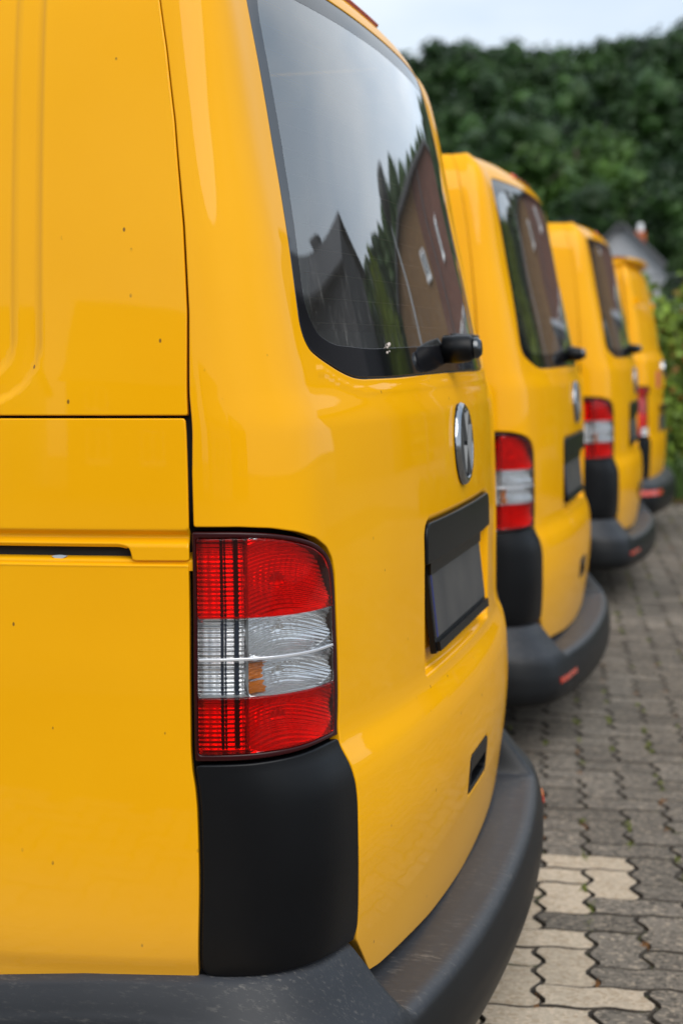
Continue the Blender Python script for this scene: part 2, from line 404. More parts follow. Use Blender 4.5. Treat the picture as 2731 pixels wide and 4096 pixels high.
    return obj(name, V, Fc, mat, parent, Nn)
def sstep(x, a, b): t = np.clip((x-a)/(b-a), 0, 1); return t*t*(3-2*t)
def sd_rrect(s, v, cx, cy, hx, hy, r):
    qx = abs(s-cx)-hx+r; qy = abs(v-cy)-hy+r
    return np.hypot(np.maximum(qx, 0), np.maximum(qy, 0))+np.minimum(np.maximum(qx, qy), 0)-r
def grid_patch(B, s0, s1, ns, v0, v1, nv, depth, skip=None):
    s = np.linspace(s0, s1, ns); v = np.linspace(v0, v1, nv); ss, vv = np.meshgrid(s, v)
    P3 = B.P(ss.ravel(), vv.ravel(), depth(ss.ravel(), vv.ravel())); Fc = []
    for j in range(nv-1):
        for i in range(ns-1):
            if skip and skip((s[i]+s[i+1])/2, (v[j]+v[j+1])/2): continue
            a = j*ns+i; Fc.append((a, a+ns, a+ns+1, a+1))
    return P3, Fc

# ------------------------------------------------------------------ the panel van (nearest one; its copies follow)
GAP = .0022
def seam_x(v): return np.interp(v, [.5, 1.127, 1.273, 1.41, 1.5245, 1.6625, 1.7554, 1.8224, 1.95, 2.05], [1.005, 1.0038, 1.000, .9883, .9856, .9896, .9997, 1.0112, 1.040, 1.062])
LAMP_EDGE = [(.749, .8185), (.7445, .85), (.7435, .881), (.7455, .936), (.7505, .991), (.754, 1.0455), (.7615, 1.0695), (.7785, 1.0875), (.8113, 1.1035), (.8522, 1.115), (.8942, 1.1225), (.9394, 1.1258), (1.0035, 1.1262)]
TRIM_EDGE = [(.7200, .5110), (.7205, .5364), (.7270, .577), (.7345, .62), (.7385, .6532), (.7378, .69), (.7350, .72), (.7362, .745), (.7400, .768), (.7455, .7885), (.7500, .806)]
TG_BOT = [(0, .405), (.1, .408), (.3, .415), (.45, .425), (.6, .432), (.645, .438)]
GLASS_HALF = [(0, 1.3185), (.2, 1.3178), (.4, 1.316), (.5715, 1.3167), (.613, 1.3205), (.657, 1.330), (.7170, 1.3480), (.7480, 1.360), (.7620, 1.376), (.7668, 1.397), (.7595, 1.4427), (.7475, 1.515), (.7345, 1.602), (.7275, 1.6925), (.7275, 1.763), (.728, 1.83), (.722, 1.893), (.706, 1.918), (.670, 1.927), (.3, 1.928), (0, 1.929)]
def sym(half): return half+[(-a, b) for a, b in half[::-1] if a > 1e-6]
def make_t5(label, detailed=True):
    B = T5
    van = empty('delivery_van', (0, B.YC, 0)); tag(van, label, 'van', 'yellow delivery vans parked side by side')
    # -------- tailgate
    left = TG_BOT+TRIM_EDGE+LAMP_EDGE[1:-1]+[(1.0015, 1.1262)]
    left += [(float(seam_x(v))-.0, v) for v in (1.2, 1.3, 1.41, 1.5245, 1.6, 1.6625, 1.7554, 1.8224, 1.9, 1.96, 2.0, 2.04)]+[(.9, 2.055), (.5, 2.06), (0, 2.062)]
    out_ = sym(left); out_ = inset_ccw(fillet(out_, .006, 4), GAP)
    glass = fillet(sym(GLASS_HALF), .02, 4)
    def dtg(s, v):
        # number plate recess with a sloping shelf, soft grip pocket
        d = -sd_rrect(s, v, 0, .951, .334, .129, .022)
        side = sstep(d, 0, .012)
        dep = .017*side
        d2 = -sd_rrect(s, v, -.02, .5985, .100, .0365, .012); dep = dep+.024*sstep(d2, -.002, .006)
        # rolled lip under the window
        lip = np.exp(-((v-(np.interp(abs(s), [0, .57, .613, .66, .715], [1.300, 1.299, 1.303, 1.312, 1.330])))/.006)**2)*(abs(s) < .74)*.0012
        return dep-lip
    tg = panel('tailgate', B, out_, PAINT, van, holes=[glass], step=.016, depth=dtg, hole_flange=.012,
               dense=[(-.36, .36, .80, .86, .006), (-.36, -.31, .86, 1.09, .005), (.31, .36, .86, 1.09, .005), (-.135, .095, .55, .645, .0045), (-.76, .76, 1.285, 1.345, .006)])
    panel('tailgate_handle', B, fillet([(-.327, 1.010), (.327, 1.010), (.327, 1.0775), (-.327, 1.0775)], [.004, .004, .03, .03], 8), TRIM, van, step=.02, rnd_=.004, base=-.004, flange=.028)
    # grip moulding
    gp = panel('grip_frame', B, fillet([(-.118, .564), (.078, .564), (.078, .633), (-.118, .633)], .014, 5), TRIM, van, holes=[fillet([(-.104, .5735), (.064, .5735), (.064, .6035), (-.104, .6035)], .010, 5)], step=.012, rnd_=.002, base=-.001, flange=.012, hole_flange=.022)
    # -------- glass
    gout = np.array(inset_ccw(glass, .003))
    rb = panel('window_seal', B, inset_ccw(glass, -.0005), RUBBER, van, holes=[inset_ccw(glass, .0036)], step=.02, rnd_=.0008, base=.0035, flange=.008, estep=.008)
    band = [(0, 1.368), (.5, 1.362), (.655, 1.368), (.712, 1.385), (.732, 1.425), (.722, 1.48), (.704, 1.56), (.688, 1.66), (.686, 1.76), (.684, 1.83), (.670, 1.868), (.61, 1.885), (0, 1.892)]
    band = fillet(sym(band), .03, 5)
    gl = panel('rear_window', B, inset_ccw(band, -.0002), GLASS, van, step=.02, rnd_=.0001, base=.0012, flange=.004)
    panel('window_border', B, gout, FRIT, gl, holes=[inset_ccw(band, .0)], step=.02, rnd_=.0008, base=.0011, flange=.004, hole_flange=.004)
    for v in np.linspace(1.40, 1.862, 14):
        smax = float(np.interp(v, [1.39, 1.43, 1.56, 1.66, 1.85], [.68, .70, .685, .675, .655]))
        ss = np.linspace(-smax, smax, 40); pp = B.P(ss, np.full(40, v), np.full(40, .0062)); MB().tube(pp, .00055, 4, False).build('heating_wire', WIRE, gl)
    # -------- wiper (pivot cap, arm, blade)
    c = B.S(-.01, 1.359); ax = Vector((1, 0, .06))
    w = MB().lathe(Vector(c)-ax*.014, ax, [(0, .010), (.012, .013), (.014, .024), (.040, .0255), (.062, .0235), (.069, .019), (.071, .014), (.0715, 0)], 28).build('wiper', TRIM, van, True)
    MB().lathe(Vector(c)+ax*.0572, ax, [(0, .0195), (.006, .0185), (.0115, .013), (.012, 0)], 20).build('pivot_cap', CHROME_D, w, True)
    pa = B.P(np.linspace(-.02, -.42, 12), np.linspace(1.352, 1.372, 12), np.linspace(-.034, -.016, 12)); MB().tube(pa, np.linspace(.0075, .004, 12), 6).build('wiper_arm', TRIM, w, True)
    pb = B.P(np.linspace(-.10, -.58, 12), np.full(12, 1.385), np.full(12, -.006)); MB().tube(pb, .004, 5).build('wiper_blade', RUBBER, w, True)
    # -------- emblem
    c = Vector(B.S(0, 1.1905)); n = Vector(B.n0(np.array(0.), np.array(1.1905))); ux = Vector((0, -1, 0)); uy = n.cross(ux).normalized()
    if uy.z < 0: uy = -uy
    R = .0725
    em = MB().lathe(c-n*.004, n, [(0, R), (.006, R+.0015), (.011, R-.001), (.0135, R-.006), (.0125, R-.011), (.009, R-.0135), (.0065, R-.016), (.0055, .02), (.005, 0)], 48).build('emblem', TRIM, van, True)
    MB().lathe(c-n*.0035, n, [(.006, R+.002), (.0115, R-.0005), (.0145, R-.006), (.0135, R-.011), (.009, R-.0125)], 48).build('emblem_ring', CHROME, em, True)
    mb = MB()
    def stroke(a, b, wd_):
        A = c+ux*a[0]*R+uy*a[1]*R; Bq = c+ux*b[0]*R+uy*b[1]*R; d = (Bq-A); L = d.length; d.normalize(); t = n.cross(d)
        m0 = (A+Bq)/2+n*.0075; h = d*(L/2+wd_*.3)
        mb.add([m0-h-t*wd_-n*.003, m0+h-t*wd_-n*.003, m0+h+t*wd_-n*.003, m0-h+t*wd_-n*.003, m0-h-t*wd_*.45+n*.004, m0+h-t*wd_*.45+n*.004, m0+h+t*wd_*.45+n*.004, m0-h+t*wd_*.45+n*.004], [(4, 5, 6, 7), (0, 1, 5, 4), (1, 2, 6, 5), (2, 3, 7, 6), (3, 0, 4, 7)])
    for sgn in (-1, 1):
        stroke((sgn*.33, .78), (0, .10), .0046); stroke((sgn*.74, .42), (sgn*.37, -.76), .0044); stroke((sgn*.37, -.76), (0, -.08), .0044)
    mb.build('emblem_letters', LETTERS, em)
    # -------- number plate and holder
    p0 = Vector((-.019, 0, .996-G0)); p1 = Vector((-.003, 0, .856-G0)); dz = (p1-p0); nz_ = Vector((.14, 0, .016)).normalized(); mid = (p0+p1)/2
    hl = MB().obox(mid-nz_*.004, Vector((0, .268, 0)), dz/2*1.03, nz_*.005).build('plate_holder', TRIM, van)
    MB().obox(mid+nz_*.002+dz*-.06, Vector((0, .258, 0)), dz/2*.80, nz_*.0012).build('number_plate', PLATE, hl)
    MB().obox(mid+nz_*.0028+dz*-.06+Vector((0, -.251, 0)), Vector((0, .006, 0)), dz/2*.79, nz_*.0008).build('blue_plate_band', EUBLUE, hl)
    MB().box(-.030, -.012, -.262, .262, .985-G0, 1.02-G0).build('holder_top', TRIM, hl)
    MB().obox(mid+nz_*.004+dz*.44, Vector((0, .262, 0)), dz*.055, nz_*.0045).build('holder_lip', TRIM, hl)
    # -------- side panels, lamps and corner trims, both sides
    slot_v, lip_v = 1.1035, 1.0795
    def dside(s, v):
        # pressed field of the upper panel, groove above the rail
        d1 = -sd_rrect(s, v, 1.2+.52, 1.66, .52, .372, .085); d2 = -sd_rrect(s, v, 1.2395+.48, 1.66, .48, .339, .055)
        dd = .0050*sstep(d1, 0, .010)+.0045*sstep(d2, -.002, .010)
        g = .011*sstep(v, 1.1255, 1.116)*(1-sstep(v, 1.1145, 1.1025)); return dd+g
    def dlow(s, v): return -.0015*sstep(v, 1.074, 1.079)+.004*(1-sstep(v, .512, .545))
    for mir in (False, True):
        XE = 4.55
        up_ = [(float(seam_x(v)), v) for v in (1.2735, 1.41, 1.5245, 1.6, 1.6625, 1.7554, 1.8224, 1.9, 1.96, 2.0, 2.04)]+[(XE, 2.04), (XE, 1.2735)]
        panel('upper_side_panel', B, inset_ccw(fillet(up_, .004, 3), GAP*.9), PAINT, van, step=.03, depth=dside, mirror=mir, dense=[(1.17, 1.32, 1.25, 1.93, .006)])
        md = [(1.0042, 1.2735), (1.0042, 1.0815), (1.0795, 1.0812), (1.0845, 1.0835), (1.0875, 1.0980), (1.093, 1.1020), (1.101, slot_v), (XE, slot_v), (XE, 1.2735)]
        panel('middle_side_panel', B, inset_ccw(fillet(md, .005, 4), GAP*.8), PAINT, van, step=.03, depth=dside, mirror=mir, dense=[(1.0, 1.34, 1.0795, 1.135, .0032)], flange=.006)
        lo_ = [(1.0052, 1.0795), (1.0052, .82), (1.006, .5125), (1.15, .5075), (1.3, .498), (1.62, .49), (1.66, .62), (1.78, .74), (1.98, .74), (2.1, .62), (2.14, .49), (4.0, .49), (4.04, .62), (4.16, .74), (4.36, .74), (4.5, .60), (XE, .58), (XE, 1.0795)]
        panel('lower_side_panel', B, inset_ccw(fillet(lo_, [.004]*9+[.06]*7+[.01, .004], 6), GAP*.8), PAINT, van, step=.03, depth=dlow, mirror=mir, dense=[(1.0, 1.34, 1.066, 1.082, .003), (1.0, 1.34, .50, .55, .006)])
        sg = -1. if mir else 1.
        P3, Fc = grid_patch(B, .995, XE, 120, 1.070, 1.118, 22, lambda s, v: .004+.060*sstep(v, 1.083, 1.098))
        if mir: P3[:, 1] = -P3[:, 1]; Fc = [t[::-1] for t in Fc]
        rail = obj('sliding_door_rail', P3, Fc, PAINT, van)
        P3, Fc = grid_patch(B, 1.0875, XE, 90, 1.0925, 1.112, 8, lambda s, v: .021+.0*s)  # black channel strip, stands in for the deep shade inside the slot
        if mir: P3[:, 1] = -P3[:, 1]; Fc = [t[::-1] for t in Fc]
        obj('rail_channel_shade', P3, Fc, RUBBER, rail)
        if not mir:
            q = B.P(np.array([1.185]), np.array([1.0868]), np.array([.0085]))[0]
            mb = MB(); ring = [(q[0]+.0095*math.cos(t)*(1+.2*math.sin(3*t)), q[1]-.001+0*t, q[2]+.0022*math.sin(t)) for t in np.linspace(0, 2*math.pi, 14)[:-1]]
            mb.add(ring+[(a, b+.006, c_) for a, b, c_ in ring], [tuple(range(13))]+[(i, i+13, (i+1) % 13+13, (i+1) % 13) for i in range(13)]); mb.build('paint_chip', PAINTCHIP, rail)
        # lamp
        lo = [(a+(.0025 if a < .80 else 0), b-(.0024 if a >= .778 else 0)) for a, b in LAMP_EDGE]+[(1.0035, .8125), (.93, .8132), (.86, .8160), (.80, .8200), (.7555, .8190)]
        lo = fillet(lo, [.004]+[.02]*11+[.004, .004]+[.02]*3+[.004], 4)
        inner = fillet([(.9955, .8240), (.9955, 1.1130), (.94, 1.1130), (.895, 1.1105), (.855, 1.1035), (.818, 1.0925), (.790, 1.0785), (.7765, 1.062), (.771, 1.040), (.768, .99), (.764, .93), (.762, .88), (.7655, .8290), (.80, .8290), (.86, .8262), (.93, .8245)], [.004, .004]+[.02]*10+[.004]+[.02]*3, 4)
        tl = panel('taillight', B, inset_ccw(lo, .0018), HOUSING, van, holes=[inset_ccw(inner, -.0005)], step=.012, rnd_=.003, base=-.001, flange=.03, hole_flange=.03, mirror=mir, estep=.004)
        ip = np.array(resample(inner, .003))
        if area(ip) < 0: ip = ip[::-1]
        ip = inset(ip, .0004)
        def clip(v0, v1):
            q = ip.copy(); q[:, 1] = np.clip(q[:, 1], v0, v1); o_ = [q[0]]
            for a in q[1:]:
                if np.linalg.norm(a-o_[-1]) > 4e-4: o_.append(a)
            return dedupe(np.array(o_))
        for nm, v0, v1, mt, bs in (('upper_red_lens', 1.0068, 1.2, LENS_R, -.0015), ('upper_clear_lens', .9548, 1.0058, LENS_C, -.0012), ('lower_clear_lens', .9005, .9485, LENS_C, -.0012), ('lower_red_lens', .7, .8995, LENS_R, -.0015)):
            panel(nm, B, clip(v0, v1), mt, tl, step=.008, rnd_=.0012, base=bs, flange=.0035, mirror=mir, estep=.004)
        panel('lens_divider', B, clip(.9496, .9536), CHROME_W, tl, step=.004, rnd_=.0010, base=-.002, flange=.006, mirror=mir, estep=.004)
        # reflector moulding behind the lenses
        def dref(s, v):
            s_ = abs(s); right = s_ < .9278
            cx = .862
            cy = np.where(v > 1.006, 1.052, np.where(v > .951, .984, np.where(v > .9, .926, .866)))
            hh = np.where(v > 1.006, .052, np.where(v > .951, .026, np.where(v > .9, .024, .037)))
            u = (s_-cx)/.085; w = (v-cy)/hh; rr = np.sqrt(u*u+w*w)
            bowl = .034-.020*np.clip(rr, 0, 1.25)**2+.0011*np.sin((v-cy+2.2*(s_-cx)**2)/.0056*2*math.pi)*(rr > .2)+.0003*np.sin((s_-cx)/.012*2*math.pi)*(rr < .62)
            flute = .022+.0014*np.abs(np.sin(v/.0062*math.pi))*2-.0002*np.abs(np.sin((s_-.93)/.011*math.pi))
            return np.where(right, bowl, flute)
        s_a = np.linspace(.755, 1.0, 160); v_a = np.linspace(.818, 1.118, 220)
        ss, vv = np.meshgrid(s_a, v_a); P3 = B.P(sg*ss.ravel(), vv.ravel(), dref(ss.ravel(), vv.ravel())); Fc = []
        ns = 160
        cenS = (s_a[:-1]+s_a[1:])/2; cenV = (v_a[:-1]+v_a[1:])/2; cs, cv = np.meshgrid(cenS, cenV); inside = inpoly(np.stack([cs.ravel(), cv.ravel()], 1), inset(ip, -.004)).reshape(cs.shape)
        for j in range(len(cenV)):
            for i in range(len(cenS)):
                if inside[j, i]:
                    a = j*ns+i; t = (a, a+1, a+ns+1, a+ns); Fc.append(t if mir else t[::-1])
        obj('reflector', P3, Fc, REFLECT, tl)
        # dividing walls and dark ribs inside the lamp
        mb = MB()
        for v_ in (1.0063, .9003):
            A_ = B.P(sg*np.linspace(.765, .995, 12), np.full(12, v_), np.full(12, .001)); C_ = B.P(sg*np.linspace(.765, .995, 12), np.full(12, v_), np.full(12, .03)); b = len(mb.V)
            mb.V += [tuple(a) for a in A_]+[tuple(a) for a in C_]; mb.F += [(b+i, b+i+1, b+13+i, b+12+i) for i in range(11)]
        A_ = B.P(sg*np.full(30, .9278), np.linspace(.826, 1.112, 30), np.full(30, .003)); C_ = B.P(sg*np.full(30, .9278), np.linspace(.826, 1.112, 30), np.full(30, .036)); b = len(mb.V)
        mb.V += [tuple(a) for a in A_]+[tuple(a) for a in C_]; mb.F += [(b+i, b+i+1, b+31+i, b+30+i) for i in range(29)]
        mb.build('lamp_partition', REFL_W, tl)
        for s0_, s1_ in ((.9575, .9600), (.9622, .9660), (.9385, .9450)):
            mb = MB()
            for a0, a1, dp in ((s0_, s1_, .017),):
                vv_ = np.linspace(.828, 1.110, 90); wob = .0009*np.sin(vv_/.0062*2*math.pi)
                A_ = B.P(sg*(a0+wob), vv_, np.full(90, dp)); C_ = B.P(sg*(a1-wob), vv_, np.full(90, dp)); b = len(mb.V); mb.V += [tuple(a) for a in A_]+[tuple(a) for a in C_]; mb.F += [(b+i, b+i+1, b+91+i, b+90+i) for i in range(89)]
            mb.build('lamp_rib', BLUEDARK, tl)
        s_b = np.linspace(.8985, .9268, 24); v_b = np.linspace(.9045, .9445, 40); sb, vb = np.meshgrid(s_b, v_b); cut = .0025*np.sin(vb*900)
        P3 = B.P(sg*(sb-cut*(sb < .905)).ravel(), vb.ravel(), dref(sb.ravel(), vb.ravel())-.004+.0010*np.sin(vb.ravel()/.0036*2*math.pi))
        Fc = [(j_*24+i_, (j_+1)*24+i_, (j_+1)*24+i_+1, j_*24+i_+1) for j_ in range(39) for i_ in range(23) if not (12 < j_ < 16)]
        obj('amber_reflector', P3, [q_[::-1] for q_ in Fc] if mir else Fc, AMBER, tl)
        # corner trim
        to = TRIM_EDGE[:-1]+[(.7505, .8150), (.7565, .8192), (.80, .8197), (.86, .8158), (.93, .8130), (1.0042, .8122), (1.0055, .5130), (.9667, .5118), (.922, .5122), (.8719, .5140), (.8187, .5155), (.7588, .5135)]
        to = fillet(to, [.004]+[.02]*8+[.006, .01, .02, .02, .02, .003, .003]+[.02]*4+[.006], 4)
        panel('corner_trim', B, inset_ccw(to, .0024), TRIM, van, step=.016, rnd_=.003, base=-.001, flange=.02, mirror=mir, depth=lambda s, v: .003*(1-sstep(v, .512, .54)))
        # wheels
        for wx in (-1.0-.0, -3.98):
            wy = (-1 if not mir else 1)*(.947-.155)
            wl = empty('wheel', (wx, wy, 0)); wl.parent = van
            a = Vector((0, 1 if mir else -1, 0))
            MB().lathe((0, 0, .335), a, [(-.10, .20), (-.105, .30), (-.09, .33), (-.05, .3385), (.05, .3385), (.09, .33), (.105, .30), (.10, .21)], 40).build('tyre', TYRE, wl, True)
            MB().lathe((0, 0, .335), a, [(.098, .212), (.085, .205), (.05, .19), (.04, .12), (.075, .07), (.08, 0)], 40).build('rim', STEEL, wl, True)
    # -------- inner shell (dark, seen through the gaps) with an opening behind the glass
    P3, Fc = grid_patch(B, -4.55, 4.55, 365, .45, 1.93, 56, lambda s, v: .019+.028*((np.abs(s) < .80) & (v > .80) & (v < 1.09))+.030*((np.abs(s) > .73) & (np.abs(s) < 1.02) & (v > .78) & (v < 1.14)), skip=lambda s, v: abs(s) < .69 and 1.385 < v < 1.875)
    obj('inner_shell', P3, Fc, DARK, van)
    # roof skin, high brake light, floor, load bay, front end
    P3, Fc = roof_skin(B, 2.035, 4.55, -.95, .042)
    obj('roof', P3, Fc, PAINT, van)
    bo = fillet([(-.19, 1.984), (.19, 1.984), (.19, 2.016), (-.19, 2.016)], .012, 4)
    panel('high_brake_light', B, bo, REFLEX, van, step=.012, rnd_=.003, base=-.007, flange=.012)
    mb = MB(); mb.box(-4.4, -.12, -.82, .82, .50, .53); mb.box(-2.6, -2.57, -.84, .84, .53, 1.80); mb.box(-2.56, -.5, -.81, -.80, .53, 1.72); mb.box(-2.56, -.5, .80, .81, .53, 1.72); mb.box(-2.56, -.5, -.74, .74, 1.84, 1.86)
    mb.build('load_bay', INNER, van)
    MB().box(-4.6, -.2, -.80, .80, .26, .46).build('underbody', DARK, van)
    fr_ = [(-4.0, .36), (-4.84, .36), (-4.92, .62), (-4.86, .98), (-4.62, 1.10), (-3.85, 1.80), (-3.7, 1.93), (-3.65, .5)]
    mb = MB(); m = len(fr_); w_ = [.86, .80, .80, .84, .88, .80, .74, .90]
    mb.add([(a, -w, z) for (a, z), w in zip(fr_, w_)]+[(a, w, z) for (a, z), w in zip(fr_, w_)], [tuple(range(m)), tuple(range(2*m-1, m-1, -1))]+[(i, i+m, (i+1) % m+m, (i+1) % m) for i in range(m)])
    mb.build('front_end', PAINT, van)
    MB().add([(-4.63, -.80, 1.115), (-4.63, .80, 1.115), (-3.90, .70, 1.775), (-3.90, -.70, 1.775)], [(0, 1, 2, 3)]).build('windscreen', BLUEDARK, van)
    # -------- bumper
    prL = [(-.03, .414), (-.01, .413), (.01, .4125), (.03, .412), (.05, .411), (.066, .4105), (.077, .409), (.0855, .405), (.0925, .398), (.097, .386), (.102, .365), (.1055, .340), (.106, .315), (.103, .290), (.096, .272), (.07, .262), (0, .26), (-.06, .26)]
    prC = [(-.012, .516), (-.001, .512), (.008, .505), (.017, .495), (.028, .482), (.042, .464), (.057, .446), (.071, .430), (.083, .416), (.0925, .400), (.101, .375), (.107, .345), (.109, .315), (.105, .290), (.093, .274), (.07, .266), (0, .262), (-.06, .262)]
    prS = [(-.012, .518), (-.002, .514), (.003, .511), (.008, .505), (.014, .497), (.020, .488), (.026, .478), (.031, .470), (.0355, .460), (.039, .446), (.043, .415), (.046, .375), (.046, .335), (.042, .305), (.032, .287), (.015, .278), (-.02, .274), (-.06, .274)]
    prL, prC, prS = map(np.array, (prL, prC, prS)); K = 5
    def fine(p):
        t = np.arange(len(p)); q = np.linspace(0, len(p)-1, (len(p)-1)*4+1); return np.stack([pchip(t, p[:, 0])(q), pchip(t, p[:, 1])(q)], 1)
    prL, prC, prS = fine(prL), fine(prC), fine(prS)
    ss = np.unique(np.concatenate([np.linspace(0, .66, 34), np.linspace(.66, .76, 41), np.linspace(.76, 1.1, 50), np.linspace(1.1, 1.52, 22)])); ss = np.concatenate([-ss[:0:-1], ss])
    V = []
    for s in ss:
        a = abs(s); t = float(sstep(a, .683, .722)); t2 = float(sstep(a, .80, 1.10)); pr = prL*(1-t)+(prC*(1-t2)+prS*t2)*t
        sag = -.006*(1-min(1, a/.6)**2)*(1-t) ; drop = float(np.interp(a, [1.0, 1.16, 1.3, 1.52], [0, -.004, -.014, -.022]))
        x, y, an = (float(q) for q in B.base(s)); sgn = 1 if s >= 0 else -1
        for o_, z in pr:
            V.append((x+o_*math.cos(an), sgn*((y-B.YC)-o_*math.sin(an)), z+sag+drop-G0))
    m = len(prL); Fc = [(i*m+j, (i+1)*m+j, (i+1)*m+j+1, i*m+j+1) for i in range(len(ss)-1) for j in range(m-1)]
    bp = obj('rear_bumper', V, Fc, BUMPER, van)
    for sgn in (1, -1):
        mb = MB(); b = 0; pts = []
        for s in np.linspace(.61 if sgn > 0 else .74, .80, 14):
            x, y, an = (float(q) for q in B.base(s))
            q_ = .0048*float(sstep(s, .683, .722))
            for z, o_ in ((.350, .100+q_), (.350, .1055+q_), (.334, .1072+q_), (.334, .102+q_)):
                pts.append((x+o_*math.cos(an), sgn*((y-B.YC)-o_*math.sin(an)), z-G0))
        mb.V = pts; mb.F = [(i*4+k, i*4+k+1, i*4+5+k, i*4+4+k) for i in range(13) for k in range(3)]+[(0, 1, 2, 3), (52, 53, 54, 55)]
        mb.build('bumper_reflector', REFLEX, bp)
    cp = T5.base(.47); 
    return van
def dedupe(p):
    # drop spurs where a clipped outline runs back over itself
    keep = [p[0]]
    for a in p[1:]:
        keep.append(a)
    q = np.array(keep); 
    # collapse collinear duplicates on clip lines
    out_ = []; m = len(q)
    for i in range(m):
        a, b, c = q[i-1], q[i], q[(i+1) % m]
        if abs(a[1]-b[1]) < 1e-9 and abs(b[1]-c[1]) < 1e-9 and (b[0]-a[0])*(c[0]-b[0]) < 0: continue
        out_.append(b)
    return np.array(out_)
def inset_ccw(pts, d):
    p = np.array([np.array(a, float) for a in pts])
    k = [0]
    for i in range(1, len(p)):
        if np.linalg.norm(p[i]-p[k[-1]]) > 1e-5: k.append(i)
    p = p[k]
    if np.linalg.norm(p[0]-p[-1]) < 1e-5: p = p[:-1]
    if area(p) < 0: p = p[::-1]
    return inset(p, d)
CHROME_W = simple('bright_lens_bar', (.85, .86, .9), .15, metal=.6, var=.03)
def copy_tree(o, parent=None):
    c = o.copy(); COL.objects.link(c); c.parent = parent
    for ch in list(o.children): copy_tree(ch, c)
    return c
van1 = make_t5('nearest yellow van')
van1['label'] = 'nearest yellow van, cut off by the left edge, with the large sharp taillight'
van2 = copy_tree(van1); van2.location = Vector((-.115, T5.YC+3.083, -.020)); van2['label'] = 'second yellow van, directly behind the nearest van, third from the hedge'
van3 = copy_tree(van1); van3.location = Vector((-.134, T5.YC+6.3755, -.004)); van3['label'] = 'third yellow van, between the second van and the windowless van'

